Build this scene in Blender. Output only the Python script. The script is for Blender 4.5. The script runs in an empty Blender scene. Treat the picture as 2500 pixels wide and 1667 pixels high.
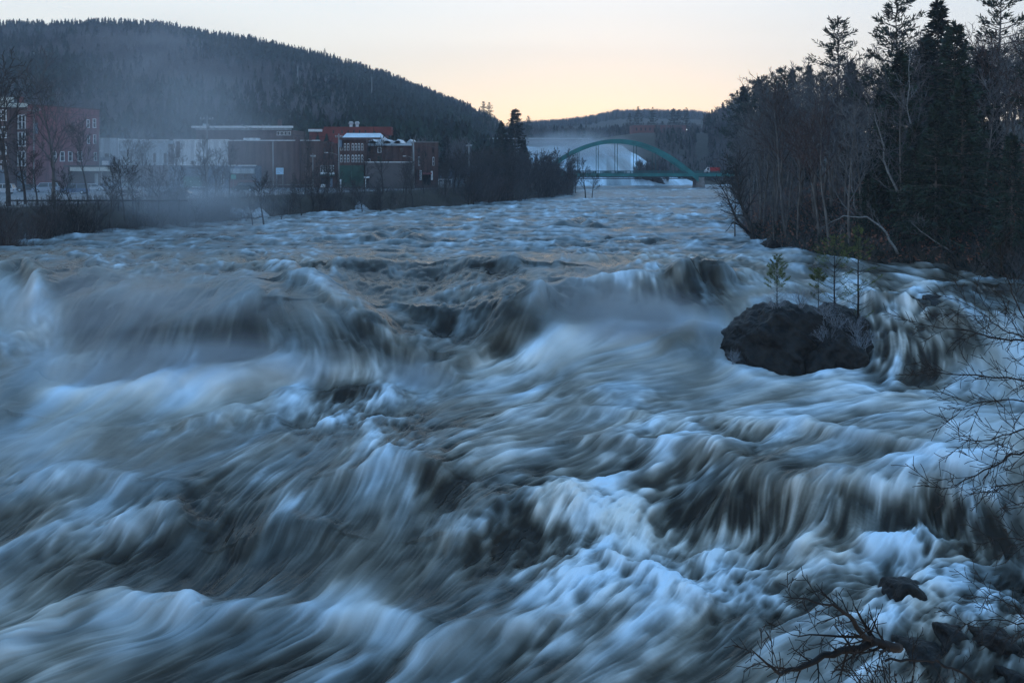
import bpy, math, random
import numpy as np
from mathutils import Vector, Matrix
S = bpy.context.scene
COL = S.collection
R = random.Random(7)
NPR = np.random.RandomState(11)
QUAL = 1.2            # mesh density of the water
F = 2430.6; HX = 1250.0; HY = 400.0; CZ = 8.5     # focal length and horizon in photo pixels, camera height over the upper river
def P(px, py, d):
    return Vector(((px-HX)/F*d, d, CZ-(py-HY)/F*d))
def D(py, z):         # distance at which height z shows at photo row py
    return (CZ-z)*F/(py-HY)
# ------------------------------------------------------------------ materials
MATS = {}
def mat(name, col, rough=.8, var=.25, scale=1.0, col2=None, metal=0, spec=.3, bump=0, detail=6, stretch=None):
    if name in MATS: return MATS[name]
    m = bpy.data.materials.new(name); m.use_nodes = True
    nt = m.node_tree; b = nt.nodes['Principled BSDF']; L = nt.links
    tc = nt.nodes.new('ShaderNodeTexCoord'); mp = nt.nodes.new('ShaderNodeMapping')
    L.new(tc.outputs['Object'], mp.inputs[0])
    if stretch: mp.inputs['Scale'].default_value = stretch
    no = nt.nodes.new('ShaderNodeTexNoise'); no.inputs['Scale'].default_value = scale; no.inputs['Detail'].default_value = detail
    L.new(mp.outputs[0], no.inputs['Vector'])
    mx = nt.nodes.new('ShaderNodeMix'); mx.data_type = 'RGBA'
    c2 = col2 or tuple(max(0, c*(1-var*1.6)) for c in col); c1 = col if col2 else tuple(min(1, c*(1+var)) for c in col)
    mx.inputs[6].default_value = (*c2, 1); mx.inputs[7].default_value = (*c1, 1)
    mr = nt.nodes.new('ShaderNodeMapRange'); mr.inputs[1].default_value = .35; mr.inputs[2].default_value = .65
    L.new(no.outputs[0], mr.inputs[0]); L.new(mr.outputs[0], mx.inputs[0]); L.new(mx.outputs[2], b.inputs['Base Color'])
    b.inputs['Roughness'].default_value = rough; b.inputs['Metallic'].default_value = metal
    b.inputs['Specular IOR Level'].default_value = spec
    if bump:
        bp = nt.nodes.new('ShaderNodeBump'); bp.inputs['Strength'].default_value = bump; bp.inputs['Distance'].default_value = .1
        L.new(no.outputs[0], bp.inputs['Height']); L.new(bp.outputs[0], b.inputs['Normal'])
    MATS[name] = m; return m
def brickmat(name, c1, c2, mortar, s=1.0):
    if name in MATS: return MATS[name]
    m = mat(name, c1, .9, .2, .6, c2)
    nt = m.node_tree; L = nt.links; b = nt.nodes['Principled BSDF']
    mx = [n for n in nt.nodes if n.bl_idname == 'ShaderNodeMix'][0]
    tc = [n for n in nt.nodes if n.bl_idname == 'ShaderNodeTexCoord'][0]
    mp = nt.nodes.new('ShaderNodeMapping'); mp.inputs['Rotation'].default_value = (math.pi/2, 0, 0); L.new(tc.outputs['Object'], mp.inputs[0])
    br = nt.nodes.new('ShaderNodeTexBrick'); br.inputs['Scale'].default_value = s
    br.inputs['Brick Width'].default_value = .5; br.inputs['Row Height'].default_value = .17; br.inputs['Mortar Size'].default_value = .012
    L.new(mp.outputs[0], br.inputs[0]); L.new(mx.outputs[2], br.inputs['Color1'])
    m2 = nt.nodes.new('ShaderNodeMix'); m2.data_type = 'RGBA'; m2.inputs[0].default_value = .35
    L.new(mx.outputs[2], m2.inputs[6]); m2.inputs[7].default_value = (*c2, 1); L.new(m2.outputs[2], br.inputs['Color2'])
    br.inputs['Mortar'].default_value = (*mortar, 1); L.new(br.outputs[0], b.inputs['Base Color'])
    return m
def emis(name, col, s):
    m = bpy.data.materials.new(name); m.use_nodes = True; b = m.node_tree.nodes['Principled BSDF']
    b.inputs['Emission Color'].default_value = (*col, 1); b.inputs['Emission Strength'].default_value = s; return m
M_BARK = mat('bark', (.13, .112, .10), .9, .35, 3, stretch=(1, 1, .25))
M_TWIG = mat('twig', (.085, .078, .078), .9, .3, .6)
M_TWIG2 = mat('twig_pale', (.13, .125, .125), .9, .3, .6)
M_TWIG3 = mat('twig_red', (.075, .045, .038), .9, .3, .6)
M_DARKTWIG = mat('twig_dark', (.011, .010, .010), .9, .3, 4)
M_BIRCH = mat('birch_bark', (.24, .235, .225), .8, .4, 4, (.10, .095, .09), stretch=(1, 1, 3))
M_NEEDLE = mat('needles', (.022, .040, .026), .8, .5, .8, spec=.2)
M_NEEDLE2 = mat('needles_fresh', (.095, .12, .035), .8, .4, 2.5, spec=.2)
M_NEEDLE3 = mat('needles_dark', (.014, .026, .020), .8, .5, .8, spec=.2)
# ------------------------------------------------------------------ object helpers
def tag(o, label=None, cat=None, group=None, kind=None):
    if label: o['label'] = label
    if cat: o['category'] = cat
    if group: o['group'] = group
    if kind: o['kind'] = kind
    return o
def link(o, parent=None):
    COL.objects.link(o)
    if parent is not None: o.parent = parent
    return o
def empty(name, loc=(0, 0, 0), label=None, cat=None, group=None, rz=0):
    o = bpy.data.objects.new(name, None); o.location = loc; o.rotation_euler = (0, 0, rz); o.empty_display_size = .3
    link(o); return tag(o, label, cat, group)
class MB:
    def __init__(s): s.v = []; s.f = []; s.m = []
    def add(s, vs, fs, mi=0):
        n = len(s.v); s.v += [tuple(v) for v in vs]; s.f += [tuple(i+n for i in f) for f in fs]; s.m += [mi]*len(fs); return s
    def box(s, x0, x1, y0, y1, z0, z1, mi=0):
        return s.add([(x0,y0,z0),(x1,y0,z0),(x1,y1,z0),(x0,y1,z0),(x0,y0,z1),(x1,y0,z1),(x1,y1,z1),(x0,y1,z1)],
                     [(0,3,2,1),(4,5,6,7),(0,1,5,4),(1,2,6,5),(2,3,7,6),(3,0,4,7)], mi)
    def tube(s, pts, rad, n=6, mi=0, cap=True):
        pts = [Vector(p) for p in pts]; k = len(pts); base = len(s.v)
        if not hasattr(rad, '__len__'): rad = [rad]*k
        t0 = (pts[1]-pts[0]).normalized(); up = Vector((0,0,1)) if abs(t0.z) < .9 else Vector((1,0,0)); a = t0.cross(up).normalized()
        for i, p in enumerate(pts):
            t = (pts[min(i+1,k-1)]-pts[max(i-1,0)]); t = t.normalized() if t.length > 1e-9 else t0
            a = (a-t*a.dot(t)); a = a.normalized() if a.length > 1e-6 else t.orthogonal().normalized(); b = t.cross(a)
            for j in range(n):
                an = 2*math.pi*j/n; q = p+(a*math.cos(an)+b*math.sin(an))*rad[i]; s.v.append((q.x,q.y,q.z))
        for i in range(k-1):
            for j in range(n):
                s.f.append((base+i*n+j, base+i*n+(j+1)%n, base+(i+1)*n+(j+1)%n, base+(i+1)*n+j)); s.m.append(mi)
        if cap:
            s.f.append(tuple(base+(k-1)*n+j for j in range(n))); s.m.append(mi)
            s.f.append(tuple(base+j for j in range(n-1,-1,-1))); s.m.append(mi)
        return s
    def mesh(s, name, mats, smooth=False):
        me = bpy.data.meshes.new(name); me.from_pydata(s.v, [], s.f)
        for m in (mats if isinstance(mats, (list, tuple)) else [mats]): me.materials.append(m)
        if any(s.m): me.polygons.foreach_set('material_index', s.m)
        if smooth: me.polygons.foreach_set('use_smooth', [True]*len(s.f))
        me.update(); return me
    def build(s, name, mats, parent=None, smooth=False, loc=None, rz=0):
        o = bpy.data.objects.new(name, s.mesh(name, mats, smooth)); link(o, parent)
        if loc is not None: o.location = loc
        if rz: o.rotation_euler = (0, 0, rz)
        return o
def npmesh(name, V, Fq, mats, smooth=True, mi=None):
    me = bpy.data.meshes.new(name); V = np.asarray(V, dtype=np.float32); Fq = np.asarray(Fq, dtype=np.int32)
    k = Fq.shape[1]; me.vertices.add(len(V)); me.vertices.foreach_set('co', V.ravel())
    me.loops.add(Fq.size); me.loops.foreach_set('vertex_index', Fq.ravel())
    me.polygons.add(len(Fq)); me.polygons.foreach_set('loop_start', np.arange(0, Fq.size, k, dtype=np.int32))
    for m in (mats if isinstance(mats, (list, tuple)) else [mats]): me.materials.append(m)
    if mi is not None: me.polygons.foreach_set('material_index', np.asarray(mi, dtype=np.int32))
    me.update(calc_edges=True)
    me.polygons.foreach_set('use_smooth', np.full(len(Fq), smooth)); return me
def gridfaces(nr, nc):
    i = np.arange(nr*nc, dtype=np.int32).reshape(nr, nc)
    return np.stack([i[:-1,:-1], i[:-1,1:], i[1:,1:], i[1:,:-1]], -1).reshape(-1, 4)
# ------------------------------------------------------------------ noise
TAB = NPR.rand(512, 512).astype(np.float32)
def vn(x, y):
    xi = np.floor(x).astype(np.int32); yi = np.floor(y).astype(np.int32)
    fx = (x-xi).astype(np.float32); fy = (y-yi).astype(np.float32); fx = fx*fx*(3-2*fx); fy = fy*fy*(3-2*fy)
    a = TAB[xi & 511, yi & 511]; b = TAB[(xi+1) & 511, yi & 511]; c = TAB[xi & 511, (yi+1) & 511]; d = TAB[(xi+1) & 511, (yi+1) & 511]
    return (a+(b-a)*fx)*(1-fy)+(c+(d-c)*fx)*fy-.5
def fbm(x, y, o=4):
    r = 0; a = 1.0
    for k in range(o): r = r+a*vn(x*2**k+17.3*k, y*2**k+9.1*k); a *= .5
    return r
def sstep(a, b, x):
    t = np.clip((x-a)/(b-a), 0, 1); return t*t*(3-2*t)
# ------------------------------------------------------------------ river banks in plan (Y -> X), from the waterlines in the photo
BLY = [20, 60, 98, 115, 127, 140, 151, 178, 207, 250, 304, 340, 374, 430, 520]
BLX = [-55, -54, -51, -51.6, -47, -44, -38, -24, -6.9, 8, 20.5, 18, 4, -6, -10]
BRY = [20, 28, 40, 55, 66, 74, 81, 85, 91, 100, 109, 130, 180, 258, 330, 374, 430, 520]
BRX = [13.6, 17, 24, 31, 34, 37.9, 36.3, 32.5, 28.8, 27.4, 26.6, 30, 42, 58, 72, 84, 100, 110]
def bankL(Y): return np.interp(Y, BLY, BLX)
def bankR(Y): return np.interp(Y, BRY, BRX)
# silhouettes of the ground (photo px) of the far hills
RU = [-900, -300, 0, 160, 250, 400, 450, 550, 640, 700, 800, 870, 950, 1050, 1100, 1200, 1300, 1400, 1500, 3000]
RZ = [110, 92, 92, 90, 88, 92, 102, 118, 132, 148, 170, 192, 216, 256, 276, 310, 345, 360, 380, 395]
FU = [-900, 1200, 1300, 1372, 1446, 1503, 1600, 1700, 1760, 1900, 3500]
FZ = [330, 325, 318, 314, 304, 292, 291, 293, 306, 330, 335]
def land(X, Y):
    X = np.asarray(X, float); Y = np.asarray(Y, float); u = HX+F*X/np.maximum(Y, 1)
    sl = bankL(Y)-X; sr = X-bankR(Y)
    n = fbm(X*.06, Y*.06, 4)
    # left: bank then the flat street, then the wooded hill
    zl = -1.6+4.7*sstep(-1.5, np.interp(Y, [90, 140, 200, 300], [12, 10, 9, 12]), sl)
    ridge = CZ+(HY-np.interp(u, RU, RZ))/F*1100.
    t = sstep(275, 1100, Y)*.55+.45*np.clip((Y-275)/825., 0, 1)
    t = np.where(Y > 1100, 1-(Y-1100)/3000., t)
    zl = zl+np.where(sl > 0, 1, 0)*(np.maximum(ridge-3.1, 0))*t*(1+.0*n)
    # right: steep wooded slope rising from the river
    base = np.interp(Y, [20, 60, 75, 100], [-7.5, -4.0, -1.6, -1.6])
    zr = base+1.6+1.5*sstep(-.8, 3, sr)-1.5*sstep(1.5, -2.5, sr)+np.clip(sr-1, 0, 70)*np.interp(Y, [60, 100, 180, 300, 420], [.24, .24, .25, .27, .22])+n*1.2*sstep(0, 8, sr)
    zr = np.minimum(zr, np.interp(Y, [60, 100, 200, 300, 420, 700], [17, 20, 24, 27, 26, 20])+2*n)
    # centre far: ledges behind the bridge, then the plateau and the far hill
    far = CZ+(HY-np.interp(u, [-900, 1250, 1440, 1560, 1700, 3500], [352, 348, 345, 330, 329, 329]))/F*640.
    zf = -2.+(far+2)*sstep(400, 600, Y)
    hill = CZ+(HY-np.interp(u, FU, FZ))/F*1500.
    zf = zf+np.maximum(hill-far, 0)*sstep(700, 1500, Y)
    zf = np.where(Y > 1500, zf*(1-(Y-1500)/6000), zf)
    z = np.full(X.shape, -12.0)
    z = np.maximum(z, np.where(sl > -2.0, zl, -12)); z = np.maximum(z, np.where(sr > -3.0, zr, -12))
    z = np.where(Y > 400, np.maximum(z, zf), z)
    return z
ZEN = 2.0
# ------------------------------------------------------------------ world, sun, camera
w = bpy.data.worlds.new("World"); S.world = w; w.use_nodes = True
nt = w.node_tree; N = nt.nodes; L = nt.links
SUN_EL = math.radians(1.5); SUN_AZ = math.radians(6)
sk = N.new('ShaderNodeTexSky'); sk.sky_type = 'NISHITA'; sk.sun_disc = False; sk.sun_elevation = SUN_EL
sk.sun_rotation = SUN_AZ; sk.ozone_density = 3; sk.dust_density = 1
tc = N.new('ShaderNodeTexCoord'); sx = N.new('ShaderNodeSeparateXYZ'); L.new(tc.outputs['Generated'], sx.inputs[0])
def ramp(stops):
    r = N.new('ShaderNodeValToRGB'); e = r.color_ramp.elements
    while len(e) < len(stops): e.new(.5)
    for k, (p, c) in enumerate(stops): e[k].position = p; e[k].color = (*c, 1)
    L.new(sx.outputs['Z'], r.inputs[0]); return r
r1 = ramp([(0, (1.0, .79, .46)), (.035, (.98, .83, .57)), (.08, (.90, .83, .68)), (.16, (.80, .84, .83)), (.32, (.435, .58, .71)), (.6, (.205, .385, .64)), (1, (.13, .295, .585))])
r2 = ramp([(0, (.62, .58, .56)), (.08, (.55, .60, .66)), (.17, (.47, .57, .68)), (.35, (.29, .46, .63)), (.65, (.16, .35, .585)), (1, (.13, .295, .585))])
dv = N.new('ShaderNodeVectorMath'); dv.operation = 'DOT_PRODUCT'; L.new(tc.outputs['Generated'], dv.inputs[0])
dv.inputs[1].default_value = (math.sin(math.radians(-12)), math.cos(math.radians(-12)), 0)
mr = N.new('ShaderNodeMapRange'); mr.inputs[1].default_value = .42; mr.inputs[2].default_value = 1.0; L.new(dv.outputs['Value'], mr.inputs[0])
mx = N.new('ShaderNodeMix'); mx.data_type = 'RGBA'; L.new(mr.outputs[0], mx.inputs[0]); L.new(r2.outputs[0], mx.inputs[6]); L.new(r1.outputs[0], mx.inputs[7])
# soft streaks of thin high cloud
cn = N.new('ShaderNodeTexNoise'); cm = N.new('ShaderNodeMapping'); cm.inputs['Scale'].default_value = (1.2, 1.2, 14); L.new(tc.outputs['Generated'], cm.inputs[0]); L.new(cm.outputs[0], cn.inputs[0]); cn.inputs['Scale'].default_value = 1.6
cr = N.new('ShaderNodeMapRange'); cr.inputs[1].default_value = .3; cr.inputs[2].default_value = .7; cr.inputs[3].default_value = .97; cr.inputs[4].default_value = 1.03; L.new(cn.outputs[0], cr.inputs[0])
vm = N.new('ShaderNodeVectorMath'); vm.operation = 'SCALE'; L.new(mx.outputs[2], vm.inputs[0]); L.new(cr.outputs[0], vm.inputs['Scale'])
bg = N['Background']; bg.inputs[1].default_value = .05; L.new(sk.outputs[0], bg.inputs[0])
b2 = N.new('ShaderNodeBackground'); L.new(vm.outputs[0], b2.inputs[0]); b2.inputs[1].default_value = .93
el = N.new('ShaderNodeMapRange'); el.interpolation_type = 'SMOOTHSTEP'; el.inputs[1].default_value = .16; el.inputs[2].default_value = .55; el.inputs[3].default_value = 1.22; el.inputs[4].default_value = ZEN; L.new(sx.outputs['Z'], el.inputs[0]); L.new(el.outputs[0], b2.inputs[1])
ad = N.new('ShaderNodeAddShader'); L.new(bg.outputs[0], ad.inputs[0]); L.new(b2.outputs[0], ad.inputs[1]); L.new(ad.outputs[0], N['World Output'].inputs[0])
sl = bpy.data.lights.new('sun', 'SUN'); sl.energy = .10; sl.angle = math.radians(4); sl.color = (1, .72, .45)
so = bpy.data.objects.new('sun', sl); link(so); so.rotation_euler = (math.radians(90)-SUN_EL, 0, math.radians(180)-SUN_AZ)
cam = bpy.data.cameras.new('camera'); co = bpy.data.objects.new('camera', cam); link(co); S.camera = co
co.location = (0, 0, CZ); co.rotation_euler = (math.pi/2, 0, 0); cam.sensor_width = 36; cam.lens = 35; cam.shift_y = -433.5/2500
cam.clip_end = 20000; cam.clip_start = .1
S.view_settings.view_transform = 'Standard'; S.view_settings.look = 'None'; S.view_settings.exposure = 0; S.view_settings.gamma = 1
S.render.engine = 'CYCLES'
# ------------------------------------------------------------------ ground
def ground():
    us = np.linspace(-1100, 3300, 440); Ys = np.concatenate([np.geomspace(18, 420, 260), np.geomspace(426, 9000, 150)])
    U, Y = np.meshgrid(us, Ys); X = (U-HX)/F*Y; Z = land(X, Y)
    s1 = bankL(Y)-X; s2 = X-bankR(Y); rough = sstep(-1, 2, s1)*sstep(14, 9, s1)+sstep(-1, 2, s2)
    Z = Z+rough*(fbm(X*.9, Y*.9, 3)*.35)*np.where(Y < 420, 1, 0)
    m = mat('forest_floor', (.055, .045, .034), 1, .3, .35, (.030, .026, .018), bump=.3)
    o = bpy.data.objects.new('ground', npmesh('ground', np.stack([X, Y, Z], -1).reshape(-1, 3), gridfaces(*X.shape), m)); link(o); tag(o, kind='structure')
ground()
# ------------------------------------------------------------------ the river: one sheet following the traced levels
CP = [(-200,600,0),(0,600,0),(500,600,0),(1000,600,0),(1500,600,0),(2000,600,0),(2500,640,0),(2800,640,0),(0,560,0),(1250,560,0),(2500,560,0),
(-300,700,-.4),(-300,900,-3.6),(-300,1000,-4.4),(0,690,-.3),(0,900,-3.5),(0,960,-4.3),(130,700,-.2),(60,760,-1.6),(110,850,-3.1),(300,680,.1),(200,760,-1.2),(250,850,-2.8),(250,930,-4.0),
(450,690,.2),(450,780,-1.2),(450,870,-2.8),(450,940,-4.0),(700,690,.3),(720,780,-1.1),(740,860,-2.5),(780,935,-4.0),(850,770,-.9),(900,850,-2.3),(970,925,-3.9),
(900,650,.1),(900,710,-.8),(950,750,-1.4),(1000,800,-1.9),(1120,690,-.4),(1120,760,-1.5),(1130,830,-2.7),(1080,900,-3.8),(1050,950,-4.1),
(1310,765,-1.0),(1350,700,0),(1500,672,.2),(1640,690,.1),(1720,670,.5),(1790,685,.2),(1250,885,-3.6),(1380,805,-2.0),(1600,805,-2.0),(1720,795,-1.9),(1800,800,-1.9),
(1500,870,-2.9),(1300,930,-3.8),(1700,880,-2.9),(1600,935,-3.7),(1800,935,-3.6),(1900,915,-3.4),(1800,855,-3.0),(1880,865,-3.2),(2060,885,-3.35),(2020,925,-3.5),(1880,700,-.2),(2000,700,-.1),(2000,745,-.6),(1850,780,-1.5),
(2150,735,-.4),(2300,740,-.5),(2150,785,-1.0),(2150,915,-3.3),(2300,800,-1.2),(2300,900,-3.1),(2450,720,-.3),(2450,800,-1.5),(2450,900,-3.1),(2700,720,-.3),(2700,900,-3.1),
(2200,660,0),(2400,680,0),(0,1100,-4.6),(500,1050,-4.5),(1000,1000,-4.2),(1500,1000,-4.1),(2000,1000,-3.9),(2450,1000,-3.8),(1000,1090,-4.4),(-300,1100,-4.7),(2750,1000,-3.8),
(1500,1090,-4.5),(1800,1140,-4.4),(1950,1190,-4.3),(2300,1190,-4.2),(2500,1230,-4.2),(1500,1210,-5.5),(1800,1290,-5.8),(1950,1330,-5.8),(2300,1320,-5.5),(2500,1325,-5.3),
(1100,1180,-4.8),(1000,1400,-6.2),(700,1150,-4.9),(700,1450,-6.4),(300,1200,-5),(300,1400,-6.35),(0,1400,-6),(-300,1400,-6),
(0,1660,-6.8),(500,1660,-6.9),(1200,1660,-6.8),(1800,1660,-6.6),(2500,1660,-6.2),(1500,1450,-6.2),(2000,1450,-6.1),(2400,1450,-5.9),(2750,1400,-5.6),(0,2100,-7.4),(1250,2100,-7.4),(2500,2100,-7)]
A = np.array(CP, float); cd = D(A[:,1], A[:,2]); cx = (A[:,0]-HX)/F*cd; cz = A[:,2]
def phi(r2): return .5*r2*np.log(r2+1e-9)
n = len(A); K = phi((cx[:,None]-cx)**2+(cd[:,None]-cd)**2)+np.eye(n)*.8
Q = np.stack([np.ones(n), cx, cd], 1); G = np.zeros((n+3, n+3)); G[:n,:n] = K; G[:n,n:] = Q; G[n:,:n] = Q.T
W = np.linalg.solve(G, np.concatenate([cz, np.zeros(3)]))
def macro(X, Y):
    sh = X.shape; x = X.ravel(); y = np.minimum(Y.ravel(), 110); out = np.zeros(len(x))
    for k in range(n): out += W[k]*phi((x-cx[k])**2+(y-cd[k])**2)
    out += W[n]+W[n+1]*x+W[n+2]*y
    out = out.reshape(sh); t = sstep(88, 106, Y); return out*(1-t)
NR = int(1500*QUAL); NC = int(1350*QUAL); U0 = -180.; DU = (2700.-U0)/(NC-1); S0 = 1/21.; DS = (1/21.-1/436.)/(NR-1)
us = U0+DU*np.arange(NC); Ys = 1/(S0-DS*np.arange(NR)); UU, YY = np.meshgrid(us, Ys); XX = (UU-HX)/F*YY
cu = np.linspace(U0, 2700, 220); cs = np.linspace(S0, 1/436., 260); CU, CS = np.meshgrid(cu, cs); CY = 1/CS; CXX = (CU-HX)/F*CY
Zc = macro(CXX, CY)
def ups(a):      # bilinear from the coarse grid to the fine one
    ri = np.linspace(0, 259, NR); ci = np.linspace(0, 219, NC); r0 = np.minimum(ri.astype(int), 258); c0 = np.minimum(ci.astype(int), 218)
    fr = (ri-r0)[:,None]; fc = (ci-c0)[None]; a = a.astype(np.float64)
    t = a[:, c0]*(1-fc)+a[:, c0+1]*fc; return t[r0]*(1-fr)+t[r0+1]*fr
Z0 = ups(Zc)
# where every part of the sheet shows in the photograph (used to lay out crests, foam and currents)
PYc = HY+F*(CZ-Zc)/CY
def world_xy(px, py):      # point of the base sheet at a photo position
    c = np.argmin(abs(cu-px)); col = PYc[:, c]; k = np.argmin(abs(col-py)); return (px-HX)/F*CY[k, c], CY[k, c]
FLOW = [(0,480,-1,.1),(1000,480,-1,.05),(2000,520,-1,.15),(0,600,-1,.3),(600,610,-1,.3),(1200,600,-1,.1),(1800,600,-1,.25),(200,700,-.8,.6),(450,700,-.4,.6),
(200,820,-.6,1),(450,820,-.05,1),(700,800,.25,1),(850,830,.6,1),(930,700,.2,1),(1100,700,0,1),(1100,780,-.2,1),(1250,820,-.5,1),(1500,740,-.12,1),(1650,740,-.1,1),(1760,720,.5,1),(1880,720,.2,1),(1900,660,1,.35),
(2200,660,1,.22),(2400,700,1,.35),(2000,690,1,.4),(2150,780,.3,1),(2250,760,.7,.8),(2150,860,0,1),(2300,850,.3,1),(2450,800,1,.5),(2450,900,-.2,1),
(80,800,.7,1),(100,1000,-1,.5),(300,1000,-1,.5),(500,1050,-1,.6),(800,1100,-1,.7),(700,1250,-.7,1),(1000,1300,-.5,1),(900,1450,-.7,1),(200,1300,-1,.7),(200,1550,-1,.4),(700,1600,-1,.35),(1100,1560,-1,.6),
(1200,950,-1,.2),(1500,900,-1,.25),(1200,1020,-1,.3),(1400,1100,-1,.4),(1700,1150,-1,.65),(1600,1250,-.9,1),(1850,1240,0,1),(2100,1250,0,1),(2300,1260,.2,1),(2450,1280,.5,1),(2200,1000,-1,.08),(1900,1000,-1,.12),
(2400,1050,-1,.2),(2200,1120,-1,.35),(2000,1110,-1,.3),(1250,1350,-1,.9),(1500,1400,-1,.7),(1800,1450,-1,.7),(2100,1400,-1,.3),(2350,1420,-1,.1),(1600,1600,-1,.6),(2000,1560,-1,.4),(2400,1600,-.6,.6),(600,930,-1,.1),(1700,960,-1,.15),(1950,945,-1,.03),(2100,945,-1,.08),(2300,945,-1,.12),(1600,850,-1,.15)]
fl = np.array(FLOW, float); fn = np.hypot(fl[:,2], fl[:,3])
def idw(pts, vals, pw=2.0, sc=(1, 1.5)):
    dx = (CU[...,None]-pts[:,0])*sc[0]; dy = (PYc[...,None]-pts[:,1])*sc[1]; wt = 1/(dx*dx+dy*dy+900)**pw
    return [(wt*v).sum(-1)/wt.sum(-1) for v in vals]
ax, ay = idw(fl, [fl[:,2]/fn, fl[:,3]/fn], 1.6)
# picture-plane current -> current on the ground plan, through the slope of the sheet
dZs = np.gradient(Zc, axis=0)/np.gradient(CY, axis=0)
Zx = np.gradient(Zc, axis=1)/np.gradient(CXX, axis=1)
J11 = F/CY; J12 = -F*CXX/CY**2; J21 = -F*Zx/CY; J22 = -F*(CZ-Zc)/CY**2-F*dZs/CY
J22 = np.minimum(J22, -F*2.0/CY**2)
det = J11*J22-J12*J21; det = np.where(abs(det) < 1e-3, -1e-3, det)
vx = (J22*ax-J12*ay)/det; vy = (-J21*ax+J11*ay)/det
def blur(a, k):
    for _ in range(k):
        p = np.pad(a, 1, 'edge'); a = (p[1:-1,1:-1]*2+p[:-2,1:-1]+p[2:,1:-1]+p[1:-1,:-2]+p[1:-1,2:])/6
    return a
vn_ = np.hypot(vx, vy)+1e-9; vx = blur(vx/vn_, 3); vy = blur(vy/vn_, 3); vn_ = np.hypot(vx, vy)+1e-9; vx /= vn_; vy /= vn_
FOAM = [(0,560,.35),(800,540,.4),(1400,500,.45),(1700,520,.45),(1250,600,.42),(300,620,.4),(700,620,.45),(1100,640,.5),(1650,610,.45),(1800,600,.5),(1900,630,.6),(1600,650,.45),
(40,660,.25),(170,680,.08),(20,720,.7),(90,790,.75),(60,900,.55),(300,720,.3),(450,740,.3),(600,700,.35),(250,800,.17),(500,830,.22),(650,780,.14),(700,850,.14),(600,830,.15),(350,840,.22),(800,860,.2),(880,830,.15),(820,740,.4),(450,770,.4),(400,870,.5),
(950,690,.08),(1060,700,.1),(1000,730,.4),(1150,690,.15),(1230,680,.15),(1120,740,.35),(1040,800,.1),(1180,800,.15),(1100,850,.15),(1280,800,.08),(1220,860,.08),(1100,900,.3),(1000,880,.3),
(1290,760,.45),(1400,720,.15),(1500,740,.3),(1560,760,.4),(1600,700,.25),(1700,720,.05),(1740,740,.05),(1790,720,.45),(1820,760,.6),(1700,690,.1),
(150,950,.85),(350,930,.95),(500,950,.98),(700,960,.85),(850,930,.9),(950,950,.7),(1050,940,.8),(100,1050,.75),(20,1000,.5),(250,970,.85),(1200,930,.75),(1300,870,.95),(1400,830,1),(1550,820,1),(1700,810,1),(1780,830,1),(1500,900,.7),(1650,890,.65),(1400,960,.55),(1720,870,.55),
(1780,900,.8),(1840,925,.85),(1920,938,.85),(2010,938,.85),(2090,930,.85),(1950,960,.6),(2100,960,.75),(2300,960,.8),(2450,950,.8),(1850,700,.65),(1950,690,.55),(2000,660,.2),(2150,650,.1),(2300,680,.12),(2100,700,.75),(2250,710,.75),(2400,725,.12),(2480,740,.3),(2400,650,.6),(2300,760,.75),
(2150,760,.5),(2130,850,.05),(2130,890,.12),(2200,880,.12),(2200,840,.2),(2180,780,.5),(2230,770,.6),(2290,745,.15),(2250,800,.65),(2260,870,.15),(2300,890,.5),(2370,845,.05),(2420,880,.75),(2450,820,.85),
(300,1050,.55),(500,1100,.4),(850,970,.15),(900,1000,.3),(700,1080,.35),(1050,1030,.35),(1000,1090,.3),(900,1060,.55),(600,1000,.6),(1300,1000,.65),(1500,1020,.7),(1200,1100,.6),(1400,1100,.45),(1650,1050,.7),
(1900,1040,.7),(2100,1060,.6),(2300,1060,.7),(2200,1130,.5),(2450,1080,.75),(2380,1160,.7),(1550,1130,.3),(1700,1130,.35),(1700,1210,.1),(1800,1230,.12),(1900,1260,.15),(2050,1260,.15),(2200,1270,.08),(2350,1260,.15),(2450,1290,.1),(1900,1170,.4),(2150,1190,.6),
(1450,1240,.8),(1550,1290,.85),(1350,1230,.65),(1250,1270,.15),(1180,1350,.12),(1150,1210,.3),(1300,1180,.3),(1600,1330,.8),(1800,1340,.8),(2000,1370,.75),(2150,1340,.85),(2300,1360,.65),
(100,1150,.6),(50,1280,.3),(200,1220,.55),(300,1280,.45),(350,1380,.03),(250,1430,.08),(450,1250,.2),(600,1200,.3),(750,1150,.3),(850,1250,.35),(600,1350,.3),(480,1450,.1),(700,1400,.15),(950,1200,.55),(1000,1380,.35),(1100,1300,.6),(850,1480,.75),(950,1530,.8),
(1150,1450,.3),(1050,1480,.2),(1300,1400,.6),(1400,1450,.7),(1500,1520,.45),(1600,1430,.6),(1700,1400,.7),(1650,1550,.5),(1800,1500,.4),(1900,1430,.4),(2050,1440,.35),(2200,1420,.5),(2350,1400,.4),(2450,1420,.5),(2300,1450,.6),
(100,1500,.65),(300,1500,.7),(450,1510,.7),(200,1590,.35),(500,1560,.25),(700,1590,.25),(400,1640,.2),(100,1650,.5),(900,1620,.3),(1100,1600,.5),(1300,1560,.6),(1300,1640,.3),(1500,1620,.45),(1750,1600,.3),(1950,1560,.4),(2150,1640,.5),(2350,1600,.25),(2450,1650,.35)]
fo = np.array(FOAM, float); (FM,) = idw(fo, [fo[:,2]], 1.9, (1, 1.3))
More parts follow.
